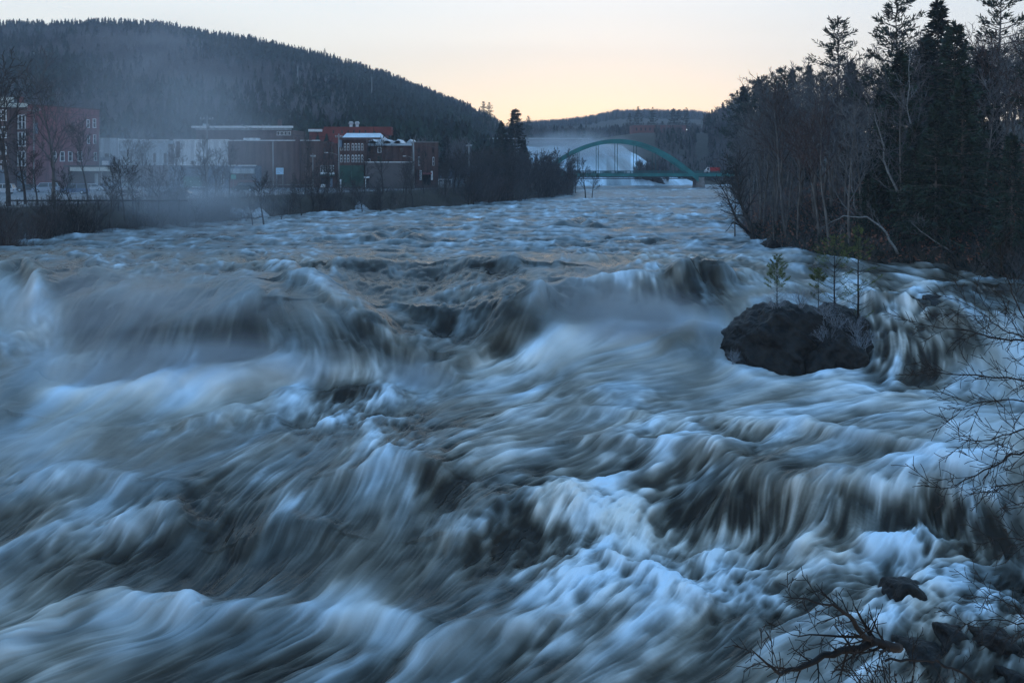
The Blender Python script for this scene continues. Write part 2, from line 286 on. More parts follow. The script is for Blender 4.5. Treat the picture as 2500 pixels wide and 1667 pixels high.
SOFT = [(150,950,1),(350,930,1),(500,940,1),(700,950,.8),(100,1050,1),(60,1000,1),(1400,810,1),(1600,800,1),(1750,800,1),(1500,850,.6),(1050,940,.8),(2450,820,.6),(2180,850,0),(2250,850,0),(200,830,.75),(250,780,.6),(500,850,.75),(650,800,.7),(450,750,.6),(900,1510,.6),(300,1500,.5),(500,780,.4),(2400,900,.5),(1500,620,0),(2000,1000,.2),(1000,1100,0),(1700,1150,0),(600,1200,.2),(200,1250,.4),(1500,1350,0),(800,1600,.1),(1900,1500,0),(2300,1400,0),(1250,950,.3),(700,620,0),(300,560,0),(2200,680,.2),(1700,700,.5),(1000,720,.5),(1100,820,.4),(850,1000,.2)]
sf = np.array(SOFT, float); (SM,) = idw(sf, [sf[:,2]], 1.8, (1, 1.3))
wa = .5*fbm(CXX*.16+5, CY*.16, 2); vx, vy = vx*np.cos(wa)-vy*np.sin(wa), vx*np.sin(wa)+vy*np.cos(wa)
VX = ups(vx).astype(np.float32); VY = ups(vy).astype(np.float32); FMf = .42+(ups(FM)-.42)*.82; SMf = ups(SM)
# crests: polylines of the photo laid on the sheet; (points, height m, width up-stream, width down-stream, foam)
RIDGES = [([(1765,880),(1830,918),(1950,936),(2080,928)],.16,.9,.7,.15),([(735,690),(800,728),(870,775),(950,830),(1005,868)],.6,2.2,.8,.22),([(330,745),(420,768),(500,778),(570,760),(640,720)],.3,1.8,.8,.15),([(1312,746),(1285,785),(1230,835),(1150,885),(1090,925)],1.0,1.3,.7,.15),
([(1312,748),(1345,712),(1400,694),(1520,690),(1640,700),(1690,675)],.45,2.0,.9,.18),([(1680,690),(1712,664),(1745,690)],1.1,1.5,1.0,-.02),([(-60,700),(10,668),(60,650),(85,690),(82,735)],.9,1.0,.6,.2),([(100,668),(300,672)],.25,1,.8,0),
([(830,650),(1000,655),(1130,665)],.55,3.4,2.0,-.05),([(1150,655),(1250,660)],.5,2.8,1.7,-.06),([(1020,775),(1150,765),(1230,780)],.7,2.2,1.3,-.12),([(1150,645),(1350,655)],.3,2,1,0),([(700,655),(760,690)],.5,1.5,1,.2),([(150,965),(350,945),(600,925),(780,890),(880,888),(910,905)],.55,1.3,1.2,.25),
([(1130,940),(1250,900),(1330,850),(1400,815),(1700,815)],.4,1.2,1.2,.15),([(1640,850),(1700,832),(1770,850)],.8,1.2,1.2,-.2),([(700,990),(850,965),(960,975)],.6,1.2,1.0,-.1),([(480,1040),(560,1015),(640,1030)],.5,1.2,.9,.1),
([(1450,1075),(1600,1088),(1750,1118),(1870,1160),(1930,1195)],.3,1.4,.5,.1),([(1930,1200),(2100,1190),(2300,1195),(2480,1240)],.25,1,.5,.2),([(1125,1300),(1170,1240),(1260,1222),(1380,1232)],.6,1.2,.8,.2),
([(1830,1045),(1950,1040),(2100,1065),(2250,1095),(2350,1150)],.45,1.0,.6,.25),([(850,1170),(950,1130),(1040,1150)],.5,1.0,.8,.15),([(300,1290),(380,1250),(440,1290)],.5,.9,.7,.25),([(0,1570),(150,1500),(300,1480),(450,1500)],.5,.9,.7,.15),
([(450,1500),(700,1520),(900,1500),(1000,1520)],.35,.8,.6,.15),([(1700,1385),(1850,1350),(2000,1360)],.35,.8,.5,.1),([(2080,1350),(2200,1340),(2330,1350)],.3,.7,.5,.1),([(1480,1370),(1600,1430),(1700,1480)],.35,.7,.5,.2),
([(2125,748),(2200,742),(2300,752),(2345,800)],.75,1.6,.8,-.1),([(2340,720),(2420,702),(2520,712)],.5,1.6,1.2,-.1),([(1760,690),(1830,668)],.3,1,.6,.1),([(600,1330),(700,1290),(800,1310)],.45,1,.8,-.05),([(100,1180),(200,1150),(320,1180)],.45,1.2,.9,.15),([(1040,1590),(1200,1530),(1330,1520)],.3,.7,.5,.1),
([(1250,1010),(1400,1000),(1550,1010)],.3,1,.7,.1),([(0,1010),(60,930),(150,900)],.5,1.5,1,0),([(900,590),(960,575),(1010,590)],.5,1.2,1,-.15),([(1380,555),(1420,545),(1450,555)],.5,1.2,1,-.15),([(1500,600),(1600,595),(1700,610)],.35,1.6,1,0)]
H = np.zeros_like(XX); FA = np.zeros_like(XX)
for pts, amp, wu, wd, fm in RIDGES:
    q = np.array([world_xy(*p) for p in pts]); seg = [(q[i], q[i+1]) for i in range(len(q)-1)]
    lo = q.min(0)-6; hi = q.max(0)+6; r0 = np.searchsorted(Ys, lo[1]); r1 = np.searchsorted(Ys, hi[1]); sl_ = slice(max(r0, 0), max(r1, 1))
    x = XX[sl_]; y = YY[sl_]
    # wobble so that no crest is ruler-smooth
    wb = min(.8, .45*wu); x = x+fbm(x*.7+3, y*.7, 3)*wb; y = y+fbm(x*.7+40, y*.7+9, 3)*wb
    best = np.full(x.shape, 1e9); sg = np.zeros(x.shape)
    for a, b in seg:
        d = b-a; Ld = max((d**2).sum(), 1e-6); t = np.clip(((x-a[0])*d[0]+(y-a[1])*d[1])/Ld, 0, 1)
        ex = x-(a[0]+t*d[0]); ey = y-(a[1]+t*d[1]); dd = ex*ex+ey*ey; m_ = dd < best; best = np.where(m_, dd, best); sg = np.where(m_, ey, sg)
    dist = np.sqrt(best); wd_ = np.where(sg < 0, wd, wu); g = np.exp(-(dist/wd_)**2)
    H[sl_] += amp*g; FA[sl_] += fm*np.exp(-(dist/(wd*.8))**2)
# noise dragged along the current (line integral convolution) gives the long-exposure silk
gs = (YY**2*DS*.5+YY*DU/F*.5).astype(np.float32)           # local grid spacing in metres
fry = (fbm(XX*2.3+3, YY*2.3, 2)*.30).astype(np.float32); frx = (fbm(XX*2.3+53, YY*2.3+11, 2)*.30).astype(np.float32)
def oct(c, ox, w=1.0):
    fade = np.clip((c/gs-1.3)/1.2, 0, 1); return vn((XX+frx)/c+ox, (YY+fry)/c+ox*1.7)*fade*w
dC = (F*(VX/YY-XX*VY/YY**2)/DU).astype(np.float32); dR = (VY/YY**2/DS).astype(np.float32)
RI, CI = np.meshgrid(np.arange(NR, dtype=np.float32), np.arange(NC, dtype=np.float32), indexing='ij')
VMc = sum(np.exp(-((CU-a)/b_)**2-((PYc-c_)/d_)**2) for a, b_, c_, d_ in ((2210, 110, 850, 55), (1950, 330, 1260, 50), (1640, 90, 745, 45), (450, 300, 830, 60))); VMf = ups(np.clip(VMc, 0, 1))
LVAR = (np.maximum(np.clip(.9+1.4*fbm(XX*.13+70, YY*.13, 2), .5, 1.5), 1.25*VMf)*(1+.3*SMf)).astype(np.float32)
def lic(srcs, Lm, steps):
    h = Lm/steps*LVAR; acc = [s.copy() for s in srcs]; wsum = 1.0
    for sgn in (1, -1):
        r = RI.copy(); c = CI.copy()
        for k in range(steps):
            ri = np.clip(r, 0, NR-1).astype(np.int32); ci = np.clip(c, 0, NC-1).astype(np.int32)
            r += sgn*h*dR[ri, ci]; c += sgn*h*dC[ri, ci]
            ri = np.clip(r, 0, NR-1).astype(np.int32); ci = np.clip(c, 0, NC-1).astype(np.int32)
            wt = math.cos(.5*math.pi*k/steps)
            for i, s in enumerate(srcs): acc[i] += wt*s[ri, ci]
            wsum += wt
    return [a/wsum for a in acc]
def norm(a):
    b = np.zeros_like(a); k = max(1, NR//12)
    sd = np.array([a[i:i+k].std() for i in range(0, NR, k)]); mid = np.arange(len(sd))*k+k/2
    return a/np.interp(np.arange(NR), mid, sd+1e-6)[:,None]
big = fbm(XX*.45, YY*.45, 2).astype(np.float32); med = (oct(1.1, 5)+oct(.6, 9, .7)).astype(np.float32)
fine = (oct(.3, 3)+oct(.16, 21, .8)+oct(.09, 33, .8)).astype(np.float32); mott = oct(.45, 51).astype(np.float32)
near = (YY < 75).astype(np.float32)
Lb, Lmd = lic([big, med], 2.1, 14); (Lf,) = lic([fine], 1.1, 20); (Lg,) = lic([mott+fine*.6], .4, 8); (Lk,) = lic([(oct(.5, 71)+oct(.28, 83, .8)).astype(np.float32)], .75, 10); Lk = norm(Lk)
Lb = norm(Lb); Lmd = norm(Lmd); Lf = norm(Lf); Lg = norm(Lg)
turb = np.clip(.9+1.6*vn(XX*.16+8, YY*.16), .2, 1.9)
lx = XX*1.6+fbm(XX*1.1+5, YY*1.1, 2)*1.6; ly = YY*1.6+fbm(XX*1.1+25, YY*1.1+9, 2)*1.6
lace = (1-np.abs(vn(lx, ly))*3.4)+.7*(1-np.abs(vn(lx*2.1+9, ly*2.1))*3.4)+.5*(1-np.abs(vn(lx*4.3, ly*4.3+7))*3.4)*np.clip((.15/gs-1), 0, 1)
(lace,) = lic([lace.astype(np.float32)], .32, 6); lace = norm(lace-lace.mean())
LP = np.array([(1400,1360,1),(1300,1500,1),(1150,1560,.7),(2300,1400,1),(2450,1420,1),(2050,1450,.7),(1750,1400,.8),(1200,1010,1),(1000,1050,.8),(1500,1010,.7),(1900,1010,.8),(1600,1600,.6),(1950,980,.6),(1350,1290,.9),(2200,700,.2),(500,940,0),(600,1200,.1),(1700,1150,.0),(1400,1100,0),(2100,1250,0),(100,1300,0),(300,1500,0),(800,1500,.15),(700,800,0),(1500,820,0),(2200,1080,.3),(900,1250,.2),(700,1050,.6),(400,1060,.5),(2150,830,0),(1250,950,.3),(1950,1600,.4),(2350,1600,.8),(800,600,.5),(1600,600,.5),(300,620,.5),(1800,1220,0)], float); (LMc,) = idw(LP, [LP[:,2]], 2.0); lipf = sstep(70, 62, YY); LM = ups(LMc)*np.maximum(lipf, .3)
pm = np.clip(1+1.5*vn(XX*.35+60, YY*.35), .25, 1.6)
# open waves up-stream of the lip
up = sstep(82, 108, YY)
wv = vn(XX*.22+3, YY*.30)*1.0+vn(XX*.5+9, YY*.62)*.7+vn(XX*1.1, YY*1.25+5)*.33; rid = 1-2*abs(vn(XX*.33+31, YY*.42+7))*1.6
far_f = sstep(60, 110, YY)
gx2 = norm(vn(XX/.8, YY/3.)+.6*vn(XX/.3+7, YY/1.3))
amp_n = (1-up)*(1-.75*SMf)
HH = H+amp_n*(.17*Lb+.085*Lmd+.022*Lf+.028*Lg*turb+.016*Lk*turb*(1-VMf)*lipf+.020*LM*lace)+SMf*(1-up)*.05*Lb
rs = 1-np.abs(vn(XX*.55+4, YY*.6+40))*3.2; rt = 1-np.abs(vn(XX*1.2+14, YY*1.0+4))*3.2; gx = vn(XX/.8, YY/2.2)+.9*vn(XX/2.2+7, YY/3)+.4*vn(XX/.3, YY/1.2+3)
wx = vn(XX*.16+3, YY*.42)+.6*vn(XX*.34+9, YY*.8)+.3*vn(XX*.8+2, YY*1.3); pa = np.clip(1+1.8*fbm(XX*.03+2, YY*.04, 2), .35, 1.9)
HH += up*(pa*(.55*wx+.20*rid*rid+.10*rs*np.abs(rs))+.05*rt+.04*gx)*np.interp(YY, [100, 250, 374], [1, .9, .55])-.5*sstep(150, 330, YY)
stand = sstep(96, 80, YY)*sstep(62, 74, YY); HH += stand*.30*vn(XX*.16, YY*.4+2)
Z = Z0+HH
Z = np.where(YY > 425, Z-0, Z)
foam = FMf*(1-.0*up)+FA
con = (1-.8*SMf)
foam = foam+con*(1-up)*(.085*Lmd+.035*Lf*pm+.05*np.clip(Lf-.3, 0, 3)*pm+.07*Lk*turb*(1-.7*VMf)*(.4+.6*lipf)+.05*np.clip(.7*Lmd+.6*Lk+.3*lace-.6, 0, 3)-.005+.13*VMf*Lf+.085*Lb+.05*Lg*turb+.12*LM*lace)-LM*.07*(1-up)+up*(.05*Lf+.30*wx*pa+.07*Lmd+.10*np.clip(rs, 0, 1)+.24*gx-.02+.25*np.clip(gx-.35, 0, 1))+(1-up)*sstep(60, 80, YY)*.05*gx2  # besides foam, up-stream gx peaks paint bright reflection highlights into the colour
foam = foam+.5*np.clip(H, 0, .5)*0
foam = np.clip(foam-.02, 0, 1); foam = foam+(foam*foam*(3-2*foam)-foam)*.15*(1-up)*con
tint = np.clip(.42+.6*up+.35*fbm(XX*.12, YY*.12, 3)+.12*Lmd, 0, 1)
def watermat():
    m = bpy.data.materials.new('river_water'); m.use_nodes = True; nt = m.node_tree; b = nt.nodes['Principled BSDF']; L = nt.links; N = nt.nodes
    a = N.new('ShaderNodeAttribute'); a.attribute_name = 'foam'; t = N.new('ShaderNodeAttribute'); t.attribute_name = 'tint'
    r = N.new('ShaderNodeValToRGB'); e = r.color_ramp.elements; e[0].position = 0; e[0].color = (.022, .019, .015, 1); e[1].position = 1; e[1].color = (.78, .78, .78, 1)
    for p_, c_ in ((.2, (.064, .061, .052)), (.45, (.185, .183, .168)), (.7, (.42, .42, .41))):
        q = e.new(p_); q.color = (*c_, 1)
    L.new(a.outputs['Fac'], r.inputs[0])
    mx = N.new('ShaderNodeMix'); mx.data_type = 'RGBA'; mx.blend_type = 'MULTIPLY'; mx.inputs[0].default_value = 1
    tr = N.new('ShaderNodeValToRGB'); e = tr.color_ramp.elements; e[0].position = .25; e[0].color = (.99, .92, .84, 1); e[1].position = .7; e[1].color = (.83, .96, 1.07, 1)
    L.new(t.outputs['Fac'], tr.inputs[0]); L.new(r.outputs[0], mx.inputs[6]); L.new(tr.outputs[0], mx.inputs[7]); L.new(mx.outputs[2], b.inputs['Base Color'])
    rr = N.new('ShaderNodeMapRange'); rr.inputs[3].default_value = .16; rr.inputs[4].default_value = .75; L.new(a.outputs['Fac'], rr.inputs[0]); L.new(rr.outputs[0], b.inputs['Roughness'])
    b.inputs['IOR'].default_value = 1.33; b.inputs['Specular IOR Level'].default_value = .11
    return m
me = npmesh('river', np.stack([XX, YY, Z], -1).reshape(-1, 3), gridfaces(NR, NC), watermat())
for nm, arr in (('foam', foam), ('tint', tint)):
    at = me.attributes.new(nm, 'FLOAT', 'POINT'); at.data.foreach_set('value', arr.astype(np.float32).ravel())
ro = bpy.data.objects.new('river', me); link(ro); tag(ro, kind='structure')
def waterz(x, y):
    c = int(round(((x/y*F+HX)-U0)/DU)); r = int(round((S0-1/y)/DS)); c = min(max(c, 0), NC-1); r = min(max(r, 0), NR-1); return float(Z[r, c])
MIST = True
# ------------------------------------------------------------------ vegetation
def rv(a): return R.uniform(-a, a)
def rot_dir(d, ang, az):
    a = d.orthogonal().normalized(); b = d.cross(a); s = a*math.cos(az)+b*math.sin(az); return (d*math.cos(ang)+s*math.sin(ang)).normalized()
def grow(mb, p, d, length, r, lvl, cfg, n0=None):
    k = cfg['seg'][lvl]; pts = [p.copy()]; rr = [r]; q = p.copy(); dd = d.copy(); dirs = []
    for i in range(k):
        dd = (dd+Vector((rv(1), rv(1), rv(1)))*cfg['wob'][lvl]+Vector((0, 0, cfg['up'][lvl]))).normalized(); dirs.append(dd.copy())
        q = q+dd*length/k; pts.append(q.copy()); rr.append(max(r*(1-(i+1)/k*cfg['tap'][lvl]), cfg['rmin']))
    mb.tube(pts, rr, cfg['n'][lvl], cap=False)
    return pts, rr, dirs
def branchings(mb, pts, rr, dirs, length, lvl, cfg):
    if lvl >= cfg['levels']: return
    cnt = cfg['cnt'][lvl]
    for j in range(cnt):
        t = cfg['start'][lvl]+(1-cfg['start'][lvl])*(j+R.random())/cnt; s = min(t, .999)*(len(pts)-1); i = int(s); f = s-i
        p = pts[i].lerp(pts[i+1], f); r = (rr[i]*(1-f)+rr[i+1]*f)*cfg['rr'][lvl]; d = rot_dir(dirs[i], cfg['ang'][lvl]*(1+rv(.25)), j*2.4+rv(.6))
        l2 = length*cfg['len'][lvl]*(1-cfg['short'][lvl]*t)*(1+rv(.25))
        a, b, c = grow(mb, p, d, l2, max(r, cfg['rmin']), lvl+1, cfg); branchings(mb, a, b, c, l2, lvl+1, cfg)
def bare_tree(h, seed, width=1.0, twigs=1.0, r=None, rmin=.012, lean=(0, 0), start=.3, mats=(None, None)):
    R.seed(seed); r = r or h*.0135
    cfg = dict(levels=3, seg=[9, 5, 4, 3], wob=[.07, .16, .2, .22], up=[.05, .07, .05, .03], tap=[.88, .8, .8, .6], n=[7, 5, 3, 3], rmin=rmin, cnt=[int(15*twigs), int(8*twigs), 5], start=[start, .18, .15],
               rr=[.55, .55, .6], ang=[.72*width, .65, .6], len=[.42, .5, .5], short=[.45, .4, .3])
    t = MB(); b = MB(); d = Vector((lean[0], lean[1], 1)).normalized(); pts, rr, dirs = grow(t, Vector((0, 0, -.4)), d, h*.92, r, 0, cfg)
    branchings(b, pts, rr, dirs, h, 0, cfg)
    return t.mesh('trunk', mats[0] or M_BARK, True), b.mesh('crown', mats[1] or M_TWIG)
def bush(h, seed, stems=9, spread=.5, rmin=.008, mats=None, cnt=(7, 4), up=.06):
    R.seed(seed); b = MB(); st = MB()
    cfg = dict(levels=2, seg=[5, 4, 3], wob=[.14, .2, .24], up=[up, .04, .03], tap=[.85, .8, .6], n=[4, 3, 3], rmin=rmin, cnt=list(cnt), start=[.2, .15], rr=[.6, .6], ang=[.6, .6], len=[.5, .5], short=[.35, .3])
    for i in range(stems):
        d = Vector((rv(spread), rv(spread), 1)).normalized(); p = Vector((rv(h*.12), rv(h*.12), -.2)); l = h*R.uniform(.65, 1.05)
        pts, rr, dirs = grow(st, p, d, l, h*.011+.006, 0, cfg); branchings(b, pts, rr, dirs, l, 0, cfg)
    m = mats or (M_BARK, M_TWIG); return st.mesh('stems', m[0]), b.mesh('twigs', m[1])
def needles(P0, A, size, width, rng):     # P0 (n,3) roots, A (n,3) directions -> one thin leaf-shaped face each
    n = len(P0); rnd = rng.normal(size=(n, 3)); s = np.cross(A, rnd); s /= np.linalg.norm(s, axis=1, keepdims=True)+1e-9
    l = size*rng.uniform(.6, 1.3, (n, 1)); w_ = width*rng.uniform(.6, 1.3, (n, 1)); mid = P0+A*l*.5
    V = np.stack([P0, mid+s*w_, P0+A*l, mid-s*w_], 1).reshape(-1, 3); return V, np.arange(4*n).reshape(n, 4)
def conifer(h, rad, seed, style='spruce', base=.12, whorls=26, per=6, dens=1.0, nsz=.35, nw=.05, mats=(None, None), bare=0):
    R.seed(seed); rng = np.random.RandomState(seed); t = MB(); b = MB(); NP = []; NA = []
    tp = [Vector((rv(.02)*h*k/8*.3, rv(.02)*h*k/8*.3, -.4+(h+.4)*k/8)) for k in range(9)]; t.tube(tp, [h*.013*(1-k/8.6) for k in range(9)], 7)
    def at(z): s = min(max((z+.4)/(h+.4)*8, 0), 7.999); i = int(s); return tp[i].lerp(tp[i+1], s-i)
    for k in range(whorls):
        f = (k+rv(.3))/whorls; f = min(max(f, 0), .99); z = h*(base+(1-base)*f)
        if style == 'pine': prof = (1-f)**.7*(.55+.45*math.sin(k*2.1+seed))*(1.05 if f > .15 else .6)+.10; el = R.uniform(.0, .35)
        elif style == 'sapling': prof = math.sin(min(1, (1-f)*1.25+.05)*math.pi*.62)*.9+.1; el = R.uniform(.15, .6)
        else: prof = (1-f)**.85*(.82+.18*math.sin(k*1.7+seed))+.03; el = -.25+.75*f
        for j in range(per):
            if style == 'pine' and R.random() < .25: continue
            az = j*2*math.pi/per+k*1.3+rv(.4); l = rad*prof*R.uniform(.65, 1.15); p = at(z+rv(h*.01)); d = Vector((math.cos(az), math.sin(az), math.tan(el))).normalized()
            ns = 4; pts = [p]; q = p.copy(); dd = d.copy()
            for i in range(ns):
                dd = (dd+Vector((rv(.1), rv(.1), (.09 if style != 'spruce' else (-.05+.09*i/ns))+rv(.06)))).normalized(); q = q+dd*l/ns; pts.append(q.copy())
            b.tube(pts, [max(h*.0035*(1-i/ns*.8), .006)*(1 if style != 'sapling' else .8) for i in range(ns+1)], 3, cap=False)
            if bare and f < bare and R.random() < .85: continue
            # side twigs with needle clumps
            nn = int((26 if style == 'spruce' else 30)*dens*max(.35, l/rad))
            for m_ in range(nn):
                tt = R.uniform(.15 if style == 'spruce' else .42, 1.0); s = min(tt, .999)*ns; i = int(s); c = pts[i].lerp(pts[i+1], s-i); ax_ = (pts[i+1]-pts[i]).normalized()
                sd = Vector((-ax_.y, ax_.x, 0)); off = rv(1)*l*.24*(1.1-.6*tt); c = c+sd*off+Vector((rv(.3)*nsz, rv(.3)*nsz, rv(.4)*nsz-(abs(off)*.25 if style == 'spruce' else 0)))
                a_ = (ax_+sd*(off/(l*.24+1e-6))*.8+Vector((rv(.5), rv(.5), rv(.4)+(.25 if style != 'spruce' else -.2)))).normalized()
                NP.append((c.x, c.y, c.z)); NA.append((a_.x, a_.y, a_.z))
    for m_ in range(int(14*dens)): NP.append(tuple(at(h*(1-.04*R.random())))); NA.append((rv(.5), rv(.5), 1))
    NP = np.repeat(np.array(NP), 2, 0); NA = np.repeat(np.array(NA), 2, 0)+rng.normal(size=(len(NP), 3))*.35; NA /= np.linalg.norm(NA, axis=1, keepdims=True)
    V, Fq = needles(NP, NA, nsz, nw, rng); me = npmesh('crown', V, Fq, mats[1] or M_NEEDLE, False)
    return t.mesh('trunk', mats[0] or M_BARK, True), b.mesh('branches', mats[0] or M_BARK), me
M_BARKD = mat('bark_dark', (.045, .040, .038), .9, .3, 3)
def place(kind, meshes, name, loc, scale=1, rz=0, label=None, cat='tree', group=None, lean=0, names=None, sz=None):
    o = empty(name, loc, label, cat, group, rz); s = scale; o.scale = (s, s, (sz or 1)*s)
    if lean: o.rotation_euler = (lean*math.cos(rz*3), lean, rz)
    for i, me in enumerate(meshes):
        c = bpy.data.objects.new(names[i] if names else me.name.split('.')[0], me); link(c, o)
    return o
BT = [bare_tree(14, 100+i, width=[.8, 1, 1.15, .7, .9, .75][i], start=[.35, .3, .35, .5, .4, .5][i], rmin=.019, twigs=.85, mats=(M_BARK, [M_TWIG, M_TWIG2, M_TWIG, M_TWIG3, M_TWIG2, M_TWIG][i])) for i in range(6)]
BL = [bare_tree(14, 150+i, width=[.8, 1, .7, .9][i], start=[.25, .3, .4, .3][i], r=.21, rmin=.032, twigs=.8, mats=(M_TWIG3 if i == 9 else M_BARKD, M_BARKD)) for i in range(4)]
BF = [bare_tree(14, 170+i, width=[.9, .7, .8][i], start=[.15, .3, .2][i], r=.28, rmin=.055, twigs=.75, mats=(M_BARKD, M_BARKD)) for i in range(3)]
BN = ['trunk', 'crown']; BUSHN = ['stem', 'twigs']
BIRCH = [bare_tree(14, 130+i, width=.7, start=.5, r=.11, mats=(M_BIRCH, M_TWIG2)) for i in range(2)]
BU = [bush(3.2, 200+i, stems=11, spread=.55, mats=(M_BARK, [M_TWIG, M_DARKTWIG, M_TWIG3][i % 3])) for i in range(5)]
SPR = [conifer(18, 3.6, 300+i, 'spruce', .06, 34, 7, 1.2, .55, .085, mats=(M_BARK, M_NEEDLE3)) for i in range(2)]
HEM = [conifer(18, 5.2, 310+i, 'spruce', .10, 30, 7, 1.5, .6, .09, mats=(M_BARK, M_NEEDLE)) for i in range(2)]
PIN = [conifer(18, 5.0, 320+i, 'pine', .28, 24, 6, 1.3, .5, .06, mats=(M_BARK, M_NEEDLE)) for i in range(3)]
CN = ['trunk', 'branches', 'crown']
def bx(px, d): return (px-HX)/F*d
def gz(x, y): return float(land(np.array([x]), np.array([y]))[0])
def tree_at(kind, px, d, top, name, label, scale_ref, cat='tree', group=None, names=None, base=None, lean=0, rz=None, wid=1.0, sink=0):
    x = bx(px, d); z0 = gz(x, d) if base is None else base; ztop = CZ-(top-HY)/F*d; h = ztop-z0; s = h/scale_ref
    o = empty(name, (x, d, z0-sink), label, cat, group); o.scale = (s*wid, s*wid, s); o.rotation_euler = (0, lean, R.uniform(0, 6) if rz is None else rz)
    for i, me in enumerate(kind): link(bpy.data.objects.new(names[i], me), o)
    return o
# --- right bank wood
SILX = [1600, 1690, 1750, 1800, 1850, 1900, 1960, 2050, 2100, 2150, 2250, 2350, 2500, 2900]; SILY = [330, 300, 285, 255, 232, 212, 182, 168, 150, 125, 105, 100, 80, 60]
R.seed(5); cnt = 0; pts_w = []
while cnt < 265:
    y = R.choice([R.uniform(78, 130), R.uniform(100, 230), R.uniform(150, 330)]); s = R.random()**1.4*62+1.2; x = float(bankR(y))+s; px = HX+F*x/y
    if px > 2680 or px < 1772: continue
    if any((x-a)**2+(y-b)**2 < (1.6 if s < 12 else 3) for a, b in pts_w): continue
    z = gz(x, y); zt = CZ-(np.interp(px, SILX, SILY)+R.uniform(-6, 30)-HY)/F*y; h = min(R.uniform(11, 17), zt-z)
    if h < 3.5: continue
    pts_w.append((x, y)); i = R.randrange(6); bir = R.random() < .05
    o = place(None, BIRCH[cnt % 2] if bir else BT[i], 'birch_tree' if bir else 'bare_tree', (x, y, z), h/14, R.uniform(0, 6.28), 'slender white barked birch standing leafless among the right bank wood' if bir else 'leafless grey brown deciduous tree in the dense wood on the right bank', 'tree',
              'birches in the right bank wood' if bir else 'bare trees of the right bank wood', lean=R.uniform(-.09, .05), names=BN)
    cnt += 1
st = R.getstate()
for j, (px, d, top, k, lab) in enumerate([(2190, 104, -10, 'P0', 'tall white pine with layered limbs reaching the top edge left of the dark hemlocks'), (2200, 92, 130, 'H0', 'broad dark hemlock below the layered pine, its trunk bare near the ground'),
     (2290, 96, 5, 'S0', 'tallest pointed dark spruce on the right bank, narrow top against the sky'), (2350, 84, 190, 'H1', 'dark green hemlock filling the middle of the right bank wood'), (2285, 84, 250, 'H0', 'shorter dense hemlock in front of the tallest spruce'),
     (2430, 112, -60, 'P1', 'big white pine with thick leaning trunk at the top right corner'), (2045, 135, 48, 'P2', 'lone open pine with upswept layered limbs above the slope'), (2120, 90, 420, 'H1', 'small dark hemlock low on the bank beside the pale leaning trunk'),
     (2470, 78, 330, 'H1', 'dark hemlock at the right edge above the water'), (2400, 100, 120, 'S1', 'dark spruce between the pointed spruce and the corner pine'), (2150, 97, 230, 'S1', 'slim dark spruce left of the broad hemlock'), (2235, 86, 300, 'H0', 'low dark hemlock whose skirts nearly touch the water'), (2330, 92, 60, 'H1', 'tall dark hemlock right of the pointed spruce'), (2260, 104, 90, 'H0', 'dark hemlock directly behind the pointed spruce'), (2540, 90, 90, 'P0', 'white pine cut by the right edge of the photo')]):
    kd = {'P': PIN, 'H': HEM, 'S': SPR}[k[0]][int(k[1])]
    tree_at(kd, px, d, top, {'P': 'pine_tree', 'H': 'hemlock_tree', 'S': 'spruce_tree'}[k[0]], lab, 18, names=CN, wid=(1.0 if k[0] != 'S' else 1.1), lean=-.06 if k == 'P1' else 0)
R.seed(9)
for px, top, d in [(1738, 268, 330), (1752, 262, 320), (1765, 250, 300), (1790, 232, 290), (1800, 225, 280), (1815, 212, 270), (1835, 200, 260), (1850, 192, 250), (1862, 190, 245), (1885, 180, 235), (1905, 172, 225), (1915, 165, 215), (1935, 170, 215), (1950, 168, 200), (1975, 160, 190), (1720, 280, 340), (1780, 245, 285), (1870, 205, 230), (2010, 175, 160), (2080, 150, 150)]:
    if px < 1800: d = 600+(px % 5)*8
    tree_at(R.choice(PIN+SPR), px, d, top, 'ridge_conifer', 'conifer standing along the descending skyline of the right slope', 18, names=CN, group='conifers on the right skyline', wid=R.uniform(.75, 1.05))
# leaning and fallen pale trees of the bank
def limb_tree(name, label, path, d, r0, matb=None, twigm=None, tw=10, seed=1, cat='tree', rm=.014, ln=.28):
    R.seed(seed); p3 = [P(px, py, d+(i*.3)) for i, (px, py) in enumerate(path)]; o0 = p3[0]; e = empty(name, tuple(o0), label, cat)
    pts = [];
    for i in range(len(p3)-1):
        for k in range(3): pts.append(p3[i].lerp(p3[i+1], k/3)-o0+Vector((rv(.06), rv(.2), rv(.06))))
    pts.append(p3[-1]-o0); L_ = sum((pts[i+1]-pts[i]).length for i in range(len(pts)-1)); rr = [r0*(1-.85*i/(len(pts)-1)) for i in range(len(pts))]
    MB().tube(pts, rr, 7).build('trunk', matb or M_BIRCH, e, True); b = MB()
    cfg = dict(levels=2, seg=[5, 4, 3], wob=[.1, .2, .22], up=[.02, .03, .02], tap=[.9, .8, .6], n=[4, 3, 3], rmin=rm, cnt=[tw, 6], start=[.3, .15], rr=[.5, .6], ang=[.8, .6], len=[ln, .5], short=[.4, .3])
    cfg['levels'] = 2; dirs = [(pts[i+1]-pts[i]).normalized() for i in range(len(pts)-1)]; branchings(b, pts, rr, dirs, L_, 0, cfg); b.build('branches', twigm or M_TWIG2, e); return e
limb_tree('leaning_tree', 'pale bare tree leaning left over the bank, forked high, right of the red leaf litter', [(2290, 620), (2230, 560), (2195, 480), (2165, 420), (2150, 330), (2135, 280)], 87, .19, seed=41)
limb_tree('birch_tree', 'thin white birch trunk curving up between dark trunks left of the small hemlock', [(2090, 520), (2080, 460), (2077, 390), (2085, 300)], 96, .10, seed=42)
